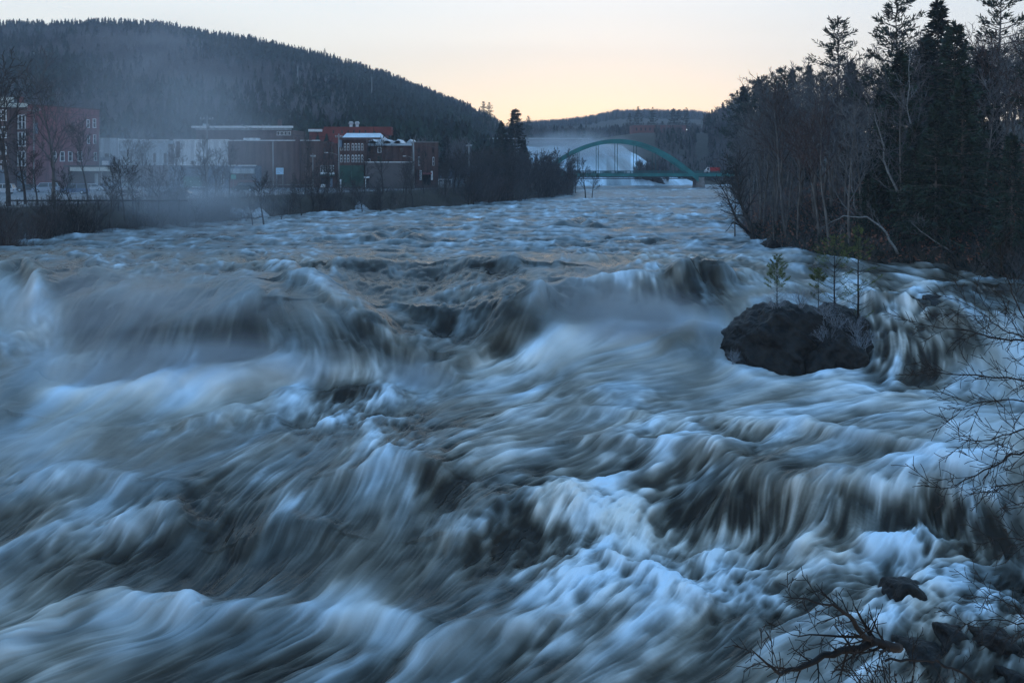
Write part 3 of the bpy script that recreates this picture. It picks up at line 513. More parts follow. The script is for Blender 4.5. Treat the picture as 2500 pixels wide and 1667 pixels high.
limb_tree('birch_tree', 'white birch stem leaning left high on the slope', [(2150, 330), (2105, 260), (2065, 185), (2050, 150)], 120, .13, seed=43)
limb_tree('birch_tree', 'crooked white birch right of the small pine, high on the slope', [(2100, 400), (2118, 320), (2122, 250), (2130, 140)], 112, .13, seed=44)
limb_tree('birch_tree', 'spotted white birch stem in front of the broad dark hemlock', [(2245, 390), (2230, 320), (2215, 260), (2222, 120)], 86, .10, seed=45)
limb_tree('fallen_tree', 'pale dead limb arching down to the water at the foot of the right bank', [(2190, 620), (2165, 570), (2120, 530), (2060, 528), (2020, 548)], 84, .12, seed=46)
limb_tree('fallen_tree', 'grey fallen trunk slanting down to the right bank waterline', [(2400, 660), (2330, 620), (2260, 575), (2225, 545)], 82, .10, seed=47)
limb_tree('river_tree', 'dark bare tree standing in the water off the right bank, left of the wood', [(1842, 592), (1828, 545), (1808, 490), (1798, 430), (1790, 400)], 108, .30, M_BARKD, M_BARKD, 26, 48, rm=.024, ln=.38)
limb_tree('river_tree', 'thin dark tree leaning left from the water beside the standing bare tree', [(1830, 570), (1795, 530), (1775, 480), (1757, 450)], 109, .17, M_BARKD, M_BARKD, 18, 49, rm=.022, ln=.35)
limb_tree('snag', 'drooping broken dark limb touching the water off the right bank', [(1832, 570), (1805, 550), (1790, 543), (1772, 566)], 108, .12, M_DARKTWIG, M_DARKTWIG, 6, 50, 'dead limb')
R.seed(77)
for px, py in [(1795, 585), (1855, 580), (1870, 560), (1890, 605), (1915, 600), (1940, 560), (1990, 610)]:
    d = D(py, 0); tree_at(BT[R.randrange(6)], px, d, py-R.uniform(130, 210), 'bank_tree', 'thin bare tree rising from the flooded edge of the right bank', 14, names=BN, base=-.5, group='thin trees at the flooded right edge', lean=R.uniform(-.12, .03))
def undergrowth(name, pts, hmin, hmax, m, seed, w_=.02, label=None, cat='undergrowth', lean=.5, ntw=3):
    rng = np.random.RandomState(seed); n = len(pts); A = rng.normal(size=(n, 3))*lean; A[:,2] = 1; A /= np.linalg.norm(A, axis=1, keepdims=True); l = rng.uniform(hmin, hmax, n)
    Vs = []; P0 = pts-np.array([0, 0, .15])
    def strokes(p, a, l, w):
        rnd = rng.normal(size=a.shape); s = np.cross(a, rnd); s /= np.linalg.norm(s, axis=1, keepdims=True)+1e-9; w = w[:,None]; q = p+a*l[:,None]; return np.stack([p-s*w, p+s*w, q+s*w*.25, q-s*w*.25], 1).reshape(-1, 3)
    Vs.append(strokes(P0, A, l, np.full(n, w_)))
    for k in range(ntw):
        f = rng.uniform(.25, .9, n); a2 = A+rng.normal(size=(n, 3))*.55; a2 /= np.linalg.norm(a2, axis=1, keepdims=True); Vs.append(strokes(P0+A*(l*f)[:,None], a2, l*.45, np.full(n, w_*.55)))
    V = np.concatenate(Vs); o = bpy.data.objects.new(name, npmesh(name, V, np.arange(len(V)).reshape(-1, 4), m, False)); link(o); tag(o, label, cat, kind='stuff'); return o
rng = np.random.RandomState(3)
def bankpts(n, y0, y1, smax, side, pw=1.6, smin=0):
    y = 1/rng.uniform(1/y1, 1/y0, n); s = smin+rng.rand(n)**pw*smax; x = (bankR(y)+s) if side > 0 else (bankL(y)-s); z = land(x, y); return np.stack([x, y, z], 1)
undergrowth('undergrowth', bankpts(16000, 72, 330, 34, 1), .5, 2.2, M_TWIG, 1, .018, 'brown leafless brush covering the ground of the right bank')
undergrowth('evergreen_brush', bankpts(2600, 74, 120, 16, 1, 1.2), .5, 1.6, M_NEEDLE3, 2, .10, 'dark green low evergreen brush under the right bank trees', lean=.9)
undergrowth('bank_brush', np.concatenate([(lambda q: q[fbm(q[:,0]*.25, q[:,1]*.25, 2) > -.1])(bankpts(14000, 88, 215, 13, -1, 1.0, -.6)), bankpts(5000, 200, 330, 30, -1, 1)]), .5, 2.1, M_TWIG, 4, .022, 'dark tangled brush covering the left bank above the waterline')
def litter():
    n = 26000; p = bankpts(n, 80, 200, 40, 1, 1); A = rng.normal(size=(n, 3)); A[:,2] *= .4; A /= np.linalg.norm(A, axis=1, keepdims=True); p[:,2] += .42
    V, Fq = needles(p, A, .32, .10, rng); o = bpy.data.objects.new('leaf_litter', npmesh('leaf_litter', V, Fq, mat('leaf_litter', (.26, .11, .07), .9, .4, 2), False)); link(o); tag(o, 'reddish fallen leaves scattered over the right slope', 'leaf litter', kind='stuff')
litter()
# --- left bank shrubs and trees
R.seed(21)
for k in range(46):
    u = R.uniform(-60, 1060); y = float(np.interp(u, [-100, 0, 160, 350, 478, 638, 925, 1169], [90, 98, 115, 127, 140, 151, 178, 207])); y += R.uniform(.3, 5); x = bx(u, y)
    if bankL(y)-x < .2: x = float(bankL(y))-.5
    place(None, BU[k % 5], 'bank_shrub', (x, y, gz(x, y)), R.uniform(.7, 1.5), R.uniform(0, 6), 'leafless shrub on the left bank above the waterline', 'shrub', 'shrubs along the left bank', names=BUSHN)
big = [(130, 140, 175, 'tall dark forked bare tree in front of the red brick building', 1.1), (62, 132, 330, 'low spreading bare tree at the left edge before the brick front', 1.3), (215, 138, 300, 'slim bare tree in front of the right end of the red brick wall', .8), (20, 125, 150, 'bare tree at the far left edge of the photo with crown above the roofs', 1.0),
       (92, 128, 380, 'short crooked bare tree left of the tall forked tree', 1.1), (312, 148, 335, 'bare tree in front of the pale clad building', .8), (348, 150, 345, 'slim bare tree right of the pale clad building windows', .8), (420, 156, 360, 'small bare tree before the brick gable', .8),
       (508, 150, 345, 'bare tree with raised twigs before the white painted wall', .9), (560, 158, 350, 'bare tree at the edge between white wall and dark brick wall', .7), (745, 178, 330, 'tall straight bare tree before the long brick wall', .55), (720, 175, 430, 'leaning pale stemmed bare tree before the long brick wall', .8),
       (800, 180, 350, 'bare tree before the storefront with white bays', .7), (935, 190, 335, 'bare tree before the low grey brick building', .8), (985, 195, 390, 'dark bare tree left of the last utility pole', .9), (1035, 200, 370, 'bare tree in front of the corner brick building with white window trims', .9), (1085, 210, 400, 'bare tree beside the white porch', 1.0),
       (890, 186, 380, 'small bare tree before the green storefront corner', .9), (1140, 215, 390, 'bare tree before the white low house', 1.1)]
for j, (px, d, top, lab, wd) in enumerate(big):
    d = max(d, float(np.interp(px, [-100, 0, 160, 350, 478, 638, 925, 1169], [90, 98, 115, 127, 140, 151, 178, 207]))+6)
    tree_at(bare_tree(14, 400+j, width=.8, start=.25, r=.17, rmin=.02) if j < 1 else BL[j % 4], px, d, top, 'bare_tree', lab, 14, names=BN, wid=wd*1.15)
R.seed(88)
for k in range(34):
    u = R.uniform(-20, 1120); y = float(np.interp(u, [-100, 0, 160, 350, 478, 638, 925, 1169], [90, 98, 115, 127, 140, 151, 178, 207]))+R.uniform(1, 9); x = bx(u, y)
    place(None, BL[k % 4], 'riverside_tree', (x, y, gz(x, y)), R.uniform(.28, .62), R.uniform(0, 6), 'thin leafless tree among those lining the left bank before the town', 'tree', 'thin trees lining the left bank', lean=R.uniform(-.12, .12), names=BN)
wat = [(645, 552, 432, 'small dark tree with drooping twigs standing in the flood below the sign'), (687, 541, 500, 'short broken stump in the flood right of the small dark tree'), (617, 548, 478, 'thin sapling standing in the flood left of the small dark tree'), (737, 530, 440, 'bare sapling at the flooded edge before the brick wall'),
       (768, 524, 455, 'slim leaning sapling at the flooded edge'), (885, 520, 450, 'bare sapling at the edge under the green storefront'), (930, 518, 440, 'bare sapling at the edge below the low brick building'), (478, 556, 500, 'thin stem in the water inside the mist'), (1430, 482, 395, 'thin bare tree with fanned crown in the water left of the bridge middle'), (1445, 480, 420, 'second slimmer bare tree beside the fanned tree in the water')]
for j, (px, pb, top, lab) in enumerate(wat):
    tree_at(BL[j % 4] if px > 1300 else BL[(j+2) % 4], px, D(pb, 0), top, 'flooded_tree', lab, 14, names=BN, base=-.5, wid=1.3, lean=R.uniform(-.08, .08))
R.seed(31)
for k in range(44):      # the dark thicket at the point of the left bank
    y = R.uniform(205, 318); s = R.random()**1.3*26+.3; x = float(bankL(y))-s; u = HX+F*x/y
    if u < 1030 or u > 1418: continue
    top = np.interp(u, [1030, 1100, 1200, 1300, 1380, 1420], [395, 378, 360, 368, 392, 430])+R.uniform(-8, 22); z = gz(x, y); h = max(CZ-(top-HY)/F*y-z, 3)
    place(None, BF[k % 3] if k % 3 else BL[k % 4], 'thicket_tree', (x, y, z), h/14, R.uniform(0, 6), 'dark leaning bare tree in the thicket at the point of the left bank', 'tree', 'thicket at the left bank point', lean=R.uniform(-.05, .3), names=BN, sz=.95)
R.seed(32)
for k in range(26):
    y = R.uniform(225, 312); x = float(bankL(y))-R.uniform(.3, 14); u = HX+F*x/y
    if u < 1210: continue
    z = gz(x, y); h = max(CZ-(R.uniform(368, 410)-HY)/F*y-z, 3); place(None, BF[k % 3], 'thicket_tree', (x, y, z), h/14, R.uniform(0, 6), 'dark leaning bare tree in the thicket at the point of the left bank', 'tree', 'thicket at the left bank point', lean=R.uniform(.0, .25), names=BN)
for k in range(60):
    y = R.uniform(205, 316); s = R.random()*10-.3; x = float(bankL(y))-s; u = HX+F*x/y
    if u < 1000: continue
    place(None, BU[k % 5], 'thicket_shrub', (x, y, gz(x, y)), R.uniform(1.2, 2.3), R.uniform(0, 6), 'dense dark leafless shrub in the thicket at the point of the left bank', 'shrub', 'thicket shrubs at the left bank point', names=BUSHN)
tree_at(SPR[0], 1258, 285, 268, 'pine_tree', 'broad dark pine standing alone above the thicket, left of the falls', 18, names=CN, wid=1.55); tree_at(HEM[1], 1225, 290, 300, 'hemlock_tree', 'dark evergreen touching the left side of the broad pine', 18, names=CN, wid=1.1)
tree_at(SPR[1], 1090, 300, 330, 'spruce_tree', 'dark spruce behind the corner brick building', 18, names=CN, wid=1.3)
# --- far woods: one mass each
def lowcon(rng, n=46):
    f = rng.rand(n)**.75; z = 1-f; r = .20*f+.02; az = rng.uniform(0, 6.28, n); base = np.stack([np.cos(az)*r*.15, np.sin(az)*r*.15, z*.92+.08], 1); tip = np.stack([np.cos(az)*r*1.15, np.sin(az)*r*1.15, z*.92+.03-.05*f], 1)
    s = np.stack([-np.sin(az), np.cos(az), 0*az], 1)*(.03+.055*f)[:,None]; return np.concatenate([np.stack([base-s*.4+[0, 0, .05], tip-s, tip+s, base+s*.4+[0, 0, .07]], 1).reshape(-1, 3), np.array([[-.012, 0, 0], [.012, 0, 0], [.004, 0, 1.0], [-.004, 0, 1.0]])])
def lowbare(rng, n=44):
    az = rng.uniform(0, 6.28, n); z0 = rng.uniform(.25, .8, n); l = rng.uniform(.15, .34, n); sp = rng.uniform(.25, .75, n); a = np.stack([np.cos(az)*sp, np.sin(az)*sp, np.ones(n)], 1); a /= np.linalg.norm(a, axis=1, keepdims=True)
    off = rng.normal(size=(n, 3))*np.array([.07, .07, 0]); p = np.stack([0*az, 0*az, z0], 1)+off*(z0[:,None]); q = p+a*l[:,None]; s = np.cross(a, rng.normal(size=(n, 3))); s /= np.linalg.norm(s, axis=1, keepdims=True); s *= .012
    return np.concatenate([np.stack([p-s, p+s, q+s*.4, q-s*.4], 1).reshape(-1, 3), np.array([[-.012, 0, -.02], [.012, 0, -.02], [.004, 0, .8], [-.004, 0, .8]])])
def forest(name, X, Y, Z, Hh, kind, label, seed):
    rng = np.random.RandomState(seed); VS = []; MI = []; cons = [lowcon(rng) for _ in range(6)]; bars = [lowbare(rng) for _ in range(6)]
    for fam, ks in ((cons, kind == 1), (bars, kind == 0)):
        ids = np.where(ks)[0]; gr = rng.randint(0, 6, len(ids))
        for g in range(6):
            I = ids[gr == g]; T = fam[g]; a = rng.uniform(0, 6.28, len(I)); c = np.cos(a)[:,None]; s = np.sin(a)[:,None]; h = Hh[I][:,None]; ww = h*rng.uniform(.8, 1.3, (len(I), 1))
            x = (T[:,0]*c-T[:,1]*s)*ww+X[I][:,None]; y = (T[:,0]*s+T[:,1]*c)*ww+Y[I][:,None]; z = T[None,:,2]*h+Z[I][:,None]; V = np.stack([x, y, z], -1).reshape(-1, 3); VS.append(V)
            if fam is cons: MI.append(np.zeros(len(V)//4))
            else: mi = np.ones((len(I), len(T)//4)); mi[:,-1] = np.where(rng.rand(len(I)) < .3, 2, 1); MI.append(mi.ravel())
    V = np.concatenate(VS); MI = np.concatenate(MI).astype(int)
    o = bpy.data.objects.new(name, npmesh(name, V, np.arange(len(V)).reshape(-1, 4), [mat('far_needles', (.020, .034, .026), .9, .4, .02, spec=.1), mat('far_twigs', (.115, .106, .108), .9, .4, .012, spec=.1), mat('far_birch', (.30, .29, .28), .9, .2, 1)], False, MI)); link(o); tag(o, label, 'forest', kind='stuff')
rng = np.random.RandomState(8)
def fanpts(n, u0, u1, y0, y1, pw=1.0):
    u = rng.uniform(u0, u1, n); y = 1/rng.uniform(1/y1, 1/y0, n); y = y0+(y1-y0)*rng.rand(n)**pw; return u, y, (u-HX)/F*y
u, y, x = fanpts(15000, -330, 1290, 282, 1140, .95); k = (bankL(y)-x > np.where(y > 330, 5, 32)) | ((y > 560) & (bankL(y)-x > -40)); u, y, x = u[k], y[k], x[k]
z = land(x, y); pat = fbm(x*.010, y*.010, 4)+.16*rng.normal(size=len(u)); kind = ((pat+.55*sstep(880, 1100, y)+.5*sstep(800, 1000, u)*sstep(300, 380, y)-.12*sstep(600, 350, y)) > .21).astype(int)
hh = rng.uniform(9, 15, len(u))*(.85+.3*kind)*np.where(u > 1150, .8, 1)
forest('hillside_forest', x, y, z-.3, hh, kind, 'mixed dark conifers and grey bare trees covering the hill behind the town', 1)
u, y, x = fanpts(1500, 1185, 1700, 640, 900); z = land(x, y); hh = rng.uniform(7, 13, len(u)); forest('far_wood', x, y, z-.3, hh*np.where((u > 1440) & (y < 720), .5, 1), (rng.rand(len(u)) < .35).astype(int), 'hazy mixed wood on the plateau behind the falls', 2)
u, y, x = fanpts(2600, 1600, 1840, 440, 640); z = land(x, y); k = ((u > 1690) | (rng.rand(len(u)) < .55)) & ~((abs(u-1714) < 16) & (y < 575) & (y > 480)) & ~((abs(u-1676) < 10) & (y > 560)) & ~((y > 600) & (u < 1725)); u, y, x, z = u[k], y[k], x[k], z[k]; forest('far_bank_wood', x, y, z-.3, rng.uniform(3, 8, len(u))*np.where(u > 1745, 1.5, .7), (rng.rand(len(u)) < .25).astype(int), 'low dusky wood on the slope right of the falls', 5)
u, y, x = fanpts(260, 1550, 1632, 408, 424); z = 3.2-((u-1590)/50.)**2*3.8; forest('island_brush', x, y, z, rng.uniform(2, 6.5, len(u))*(.7+.9*rng.rand(len(u))**3), np.zeros(len(u), int), 'dark brush on the rock island behind the arch', 6)
u, y, x = fanpts(420, 1722, 1830, 590, 680); z = land(x, y); forest('plateau_wood', x, y, z-.3, np.interp(u, [1690, 1760, 1830], [9, 15, 24])*rng.uniform(.7, 1.1, len(u)), (rng.rand(len(u)) < .35).astype(int), 'wood climbing right from the plateau road', 7)
u, y, x = fanpts(3600, 1250, 2100, 1250, 1560); z = land(x, y); forest('far_hill_wood', x, y, z-.3, rng.uniform(8, 13, len(u)), (rng.rand(len(u)) < .4).astype(int), 'faint wood on the most distant hill', 3)
R.seed(61)
for k in range(95):
    u = -20+k*12.6+R.uniform(-14, 14); y = R.uniform(1040, 1100); x = bx(u, y); h = R.uniform(8, 15)*(1.35 if R.random() < .12 else 1); place(None, SPR[k % 2], 'ridge_conifer', (x, y, gz(x, y)-.5), h/18, R.uniform(0, 6), 'small dark conifer on the skyline of the wooded hill behind the town', 'tree', 'conifers on the left skyline', names=CN, sz=.9)
for px, top, d, lab in [(793, 120, 1000, 'tall open pine sticking out of the left skyline'), (161, 50, 1050, 'tallest pointed spruce near the left end of the hilltop'), (1180, 250, 600, 'pine pair on the low skyline, left one'), (1195, 252, 600, 'pine pair on the low skyline, right one'),
                        (1537, 278, 700, 'small pine left of the bushy pine on the plateau'), (1558, 262, 690, 'bushy pine rising above the brick mill'), (1594, 263, 690, 'solitary tall crowned pine above the brick mill'), (1644, 265, 680, 'spreading bare crowned pine right of the solitary pine'), (1658, 268, 680, 'dense pine in the middle of the plateau group'), (1675, 264, 680, 'pointed pine at the right of the plateau group'), (1290, 283, 640, 'round topped pine behind the falls')]:
    tree_at(PIN[int(px) % 3] if 'spruce' not in lab else SPR[0], px, d, top, 'pine_tree', lab, 18, names=CN, wid=.9)
# ------------------------------------------------------------------ town
M_REDB = brickmat('red_brick', (.20, .060, .055), (.13, .045, .042), (.22, .19, .17)); M_REDP = mat('red_painted_wall', (.25, .080, .085), .8, .12, .5, (.19, .066, .072))
M_BRICK = brickmat('brown_brick', (.135, .075, .066), (.10, .060, .054), (.16, .14, .13)); M_DKBR = brickmat('dark_brick', (.115, .055, .050), (.085, .045, .042), (.14, .12, .11))
M_WHITE = mat('white_paint', (.74, .76, .78), .7, .1, .5, (.60, .62, .64)); M_PALE = mat('pale_siding', (.40, .45, .48), .7, .12, .4); M_ROOF = mat('roof_tar', (.05, .05, .055), .9, .2, 1)
M_TRIM = mat('white_trim', (.72, .73, .74), .6, .08, 2); M_GLASS = mat('window_glass', (.018, .024, .030), .12, .3, .4, spec=.6); M_BLUEG = mat('blue_grey_wall', (.16, .20, .25), .8, .15, .5)
M_GREEN = mat('green_wall', (.030, .075, .060), .7, .2, .6); M_METAL = mat('pale_metal_roof', (.45, .52, .58), .45, .1, .5); M_DARK = mat('dark_paint', (.03, .032, .034), .6, .2, 1)
M_CREAM = mat('cream_board', (.55, .55, .50), .7, .1, 1); M_POLE = mat('weathered_pole', (.22, .215, .21), .9, .2, 2, stretch=(1, 1, .2)); M_RUBBER = mat('rubber', (.015, .015, .015), .8, .1, 5); M_ASPH = mat('wet_asphalt', (.17, .175, .18), .55, .25, .25, (.10, .10, .105))
M_CONC = mat('concrete', (.30, .27, .25), .9, .3, .8, (.17, .13, .12), bump=.3); M_TEAL = mat('teal_steel', (.018, .17, .165), .5, .15, .3); M_TEALD = mat('dark_teal_steel', (.022, .085, .085), .6, .2, .3); M_STREET = 3.16
for _m in (M_REDP, M_WHITE, M_PALE, M_BLUEG, M_BRICK, M_DKBR):
    _nt = _m.node_tree; _b = _nt.nodes['Principled BSDF']; _src = _b.inputs['Base Color'].links[0].from_socket; _tc = _nt.nodes.new('ShaderNodeTexCoord'); _mp = _nt.nodes.new('ShaderNodeMapping'); _mp.inputs['Scale'].default_value = (1.3, 1.3, .12); _n = _nt.nodes.new('ShaderNodeTexNoise'); _n.inputs['Scale'].default_value = 1.0; _n.inputs['Detail'].default_value = 5
    _nt.links.new(_tc.outputs['Object'], _mp.inputs[0]); _nt.links.new(_mp.outputs[0], _n.inputs[0]); _r = _nt.nodes.new('ShaderNodeMapRange'); _r.inputs[1].default_value = .35; _r.inputs[2].default_value = .62; _r.inputs[3].default_value = .62; _r.inputs[4].default_value = 1.08; _nt.links.new(_n.outputs[0], _r.inputs[0]); _v = _nt.nodes.new('ShaderNodeVectorMath'); _v.operation = 'SCALE'; _nt.links.new(_src, _v.inputs[0]); _nt.links.new(_r.outputs[0], _v.inputs['Scale']); _nt.links.new(_v.outputs[0], _b.inputs['Base Color'])
class B:
    def __init__(s, name, label, px0, px1, top, d=None, pb=None, depth=14, wall=None, ang=0, z0=3.05, parapet=.5, roofm=None, cat='building', trim=None):
        s.d = d or D(pb, 3.1); s.x0 = bx(px0, s.d); s.px0 = px0; s.ang = ang; s.c = math.cos(ang); s.sn = math.sin(ang); s.z0 = z0
        s.w = s.loc_x(px1); s.h = CZ-(top-HY)/F*s.d-z0; s.depth = depth; s.e = empty(name, (s.x0, s.d, z0), label, cat, rz=ang)
        s.wall = wall; w_, h_, dp = s.w, s.h, depth; b = MB(); b.box(0, w_, 0, dp, -.6, h_-parapet)
        t = .3; b.box(0, w_, 0, t, h_-parapet, h_); b.box(0, w_, dp-t, dp, h_-parapet, h_); b.box(0, t, t, dp-t, h_-parapet, h_); b.box(w_-t, w_, t, dp-t, h_-parapet, h_); b.build('wall', wall, s.e)
        MB().box(t, w_-t, t, dp-t, h_-parapet-.3, h_-parapet+.06).build('roof', roofm or M_ROOF, s.e)
        if trim: MB().box(-.08, w_+.08, -.12, t+.1, h_-.02, h_+.16).build('coping', trim, s.e)
    def loc_x(s, px):      # facade coordinate of a photo column
        k = (px-HX)/F; return (k*s.d-s.x0)/(s.c-k*s.sn)
    def loc_z(s, px, py): return CZ-(py-HY)/F*(s.d+s.loc_x(px)*s.sn)-s.z0
    def slab(s, name, x0, x1, t, b, m, out=.12, inn=0, parent=None, dp=None): 
        px = x0; a, c = s.loc_x(x0), s.loc_x(x1); zt, zb = s.loc_z(px, t), s.loc_z(px, b); return MB().box(a, c, -out, inn-.003 if not dp else dp, zb, zt).build(name, m, parent or s.e)
    def win(s, x0, x1, t, b, frame=None, mull=1, arched=False):
        a, c = s.loc_x(x0), s.loc_x(x1); zt, zb = s.loc_z(x0, t), s.loc_z(x0, b); f = min(.16, (c-a)*.14); m = MB(); m.box(a, a+f, -.10, -.002, zb, zt); m.box(c-f, c, -.10, -.002, zb, zt); m.box(a+f, c-f, -.10, -.002, zt-f, zt); m.box(a-.04, c+.04, -.16, -.002, zb-f, zb)
        if mull: m.box(a+f, c-f, -.09, -.004, (zt+zb)/2-.05, (zt+zb)/2+.05)
        if arched:
            n = 8; vs = [];
            for i in range(n+1): an = math.pi*i/n; vs.append(((a+c)/2-(c-a)/2*math.cos(an), -.1, zt+.35*(c-a)*math.sin(an)))
            for i in range(n+1): an = math.pi*i/n; vs.append(((a+c)/2-(c-a)/2*math.cos(an), -.002, zt+.35*(c-a)*math.sin(an)))
            m.add(vs, [(i, i+1, n+2+i, n+1+i) for i in range(n)]+[tuple(range(n, -1, -1))])
        o = m.build('window', frame or M_TRIM, s.e); MB().box(a+f+.003, c-f-.003, -.045, -.006, zb+.003, zt-f-.003).build('pane', M_GLASS, o); return o
# street and parking lot
def flat(name, poly, z, m, th=.0):
    v = [(x, y, z) for x, y in poly]; b = MB(); b.add(v, [tuple(range(len(v)))]); o = b.build(name, m); tag(o, kind='structure'); return o
yy = [100, 115, 127, 140, 151, 165, 178, 195, 207, 240, 262]; flat('parking_lot', [(float(bankL(y))-12.5, y) for y in yy]+[(float(bankL(y))-95, y) for y in reversed(yy)], 3.14, M_ASPH)
for i in range(10):     # bay lines
    y = 150; x = -78+i*2.9; o = MB().box(x, x+.12, 146, 151.5, 3.144, 3.146).build('parking_line', M_WHITE); tag(o, kind='structure')
# 1 far left brick building with a bracketed cornice
b = B('corner_brick_building', 'brick building cut by the left edge with a heavy pale bracketed cornice', -90, 22, 262, d=212, depth=10, wall=M_DKBR); b.slab('cornice', -92, 34, 239, 250, M_CREAM, 1.6)
for i in range(8): b.slab('bracket', -60+i*11, -57+i*11, 250, 258, M_CREAM, .9)
for yy_ in (268, 310, 350, 392): b.win(2, 16, yy_, yy_+26)
b.slab('storefront', -30, 20, 415, 452, M_BLUEG, .3)
# 2 red building: narrow front and long painted side wall
xa, ya = bx(68, 215), 215.; xe, ye = bx(243, 236), 236.; ang = math.atan2(ye-ya, xe-xa); Lw = math.hypot(xe-xa, ye-ya); hz = CZ-(254-HY)/F*215-3.05
rb = B('red_brick_building', 'tall red building with painted side wall, rows of white framed windows in its narrow front', 68, 243, 254, d=215, depth=6.9, wall=M_REDP, ang=ang)
for x0, x1, t, bt in [(211, 218, 292, 311), (226, 234, 290, 311), (212, 219, 330, 350), (227, 234, 329, 350), (128, 137, 370, 393), (146, 157, 370, 393), (166, 176, 370, 393), (189, 200, 370, 393), (229, 236, 372, 392)]: rb.win(x0, x1, t, bt)
rb.slab('blocked_opening', 83, 92, 300, 327, M_BLUEG, .08); rb.slab('coping_strip', 68, 243, 254, 257, M_DKBR, .1)
M_FRONT = brickmat('front_brick', (.22, .055, .055), (.15, .045, .045), (.2, .17, .16))
fr = MB(); fx = -6.9; sx_ = -math.sin(ang); # front wall lies along the local y axis on the left end of the building
fr.box(-.25, -.003, 0, 6.9, -.5, rb.h); fr.build('front_wall', M_FRONT, rb.e)
MB().box(-.75, -.26, -.2, 7.1, rb.h-.75, rb.h+.15).build('cornice', M_CREAM, rb.e)
def fwin(y0, y1, z0, z1, n=1):
    for k in range(n):
        a = y0+(y1-y0)*k/n+.05; c = y0+(y1-y0)*(k+1)/n-.05; m = MB(); f = .13; m.box(-.40, -.253, a, a+f, z0, z1); m.box(-.40, -.253, c-f, c, z0, z1); m.box(-.40, -.253, a+f, c-f, z1-f, z1); m.box(-.42, -.253, a-.03, c+.03, z0-f, z0); m.box(-.38, -.253, a+f, c-f, (z0+z1)/2-.05, (z0+z1)/2+.05)
        o = m.build('window', M_TRIM, rb.e); MB().box(-.32, -.256, a+f+.004, c-f-.004, z0+.004, z1-f-.004).build('pane', M_GLASS, o)
for z0, z1 in ((13.0, 16.0), (9.3, 12.3), (5.0, 8.2)): fwin(.3, 3.2, z0, z1, 3); fwin(4.7, 6.2, z0, z1, 2)
MB().box(-.34, -.252, .2, 6.6, .3, 3.9).build('storefront', M_BLUEG, rb.e); MB().box(.3, 1.0, 2, 2.8, rb.h-.3, rb.h+1.6).build('chimney', M_REDB, rb.e)
# 3 low shop with canopy
b = B('canopy_shop', 'low dark shop with a flat canopy and a pale sign band under the red building', 168, 292, 405, pb=459, depth=10, wall=mat('shop_brown', (.05, .035, .032), .9, .2, 1)); b.slab('canopy', 165, 280, 404, 408, M_DARK, 2.0); b.slab('sign_band', 180, 277, 408, 418, M_CREAM, 1.9, -1.7)
b.slab('side_wall', 262, 292, 418, 455, mat('taupe', (.11, .10, .09), .9, .2, 1), .15); b.win(288, 291, 420, 440); b.win(247, 252, 420, 445); b.slab('door', 252, 260, 422, 452, M_DARK, .2); b.slab('door_light', 232, 240, 424, 450, M_PALE, .2)
# 4 pale clad two-storey pair
b = B('pale_clad_building', 'pale blue grey clad building directly right of the tall red building', 244, 289, 337, pb=456, depth=12, wall=M_PALE); b.slab('drainpipe', 289, 290.5, 338, 404, M_TRIM, .3); b.win(256, 266, 375, 393, M_DARK); b.slab('lower_wall', 245, 288, 384, 404, M_BLUEG, .1); b.slab('balcony_rail', 252, 268, 393, 403, M_TRIM, .8, -.7); b.slab('ground_floor', 245, 289, 405, 455, mat('taupe', (0, 0, 0)), .2)
b = B('pale_gabled_building', 'pale two storey building with a stepped roof edge and a row of four dark windows', 291, 411, 343, pb=457, depth=12, wall=M_PALE, trim=M_TRIM)
for x in (316, 342, 373, 399): b.win(x, x+9, 373, 397, M_PALE, 0)
for x in (322, 388): b.slab('stain_panel', x, x+14, 350, 366, mat('faded_panel', (.32, .37, .41), .8, .2, .6), .03)
b.slab('ground_floor', 291, 410, 404, 456, M_DKBR, .15); b.slab('red_panel', 306, 322, 408, 438, M_REDP, .3)
b = B('brick_gable_building', 'narrow brick building with a sloping parapet between the pale building and the white wall', 411, 432, 352, pb=457, depth=10, wall=M_BRICK); b.win(413, 417, 360, 375)
# 5 white painted
b = B('white_painted_building', 'white painted blank walled building with a dark slim chimney stack', 424, 557, 342, pb=458, depth=16, wall=M_WHITE, trim=M_TRIM)
b.slab('chimney_stack', 432, 439, 346, 385, M_DKBR, .5); b.win(466, 475, 392, 399, M_PALE, 0); b.win(494, 503, 390, 400, M_PALE, 0)
b = B('blue_grey_shop', 'low blue grey shop with green lower band before the white painted building', 412, 508, 404, pb=462, depth=6, wall=M_BLUEG, trim=M_TRIM); b.slab('green_band', 448, 494, 432, 458, mat('green_band', (.06, .16, .12), .8, .2, 1), .15); b.slab('ledge', 470, 500, 456, 457.5, M_TRIM, .6)
for x in (452, 466, 488): b.slab('wall_lamp', x, x+2, 442, 444, M_TRIM, .4)
b = B('grey_shop', 'low grey shop front with a dark doorway left of the glazed shop', 508, 557, 405, pb=461, depth=6, wall=M_BLUEG); b.win(540, 547, 426, 452, M_TRIM, 0)
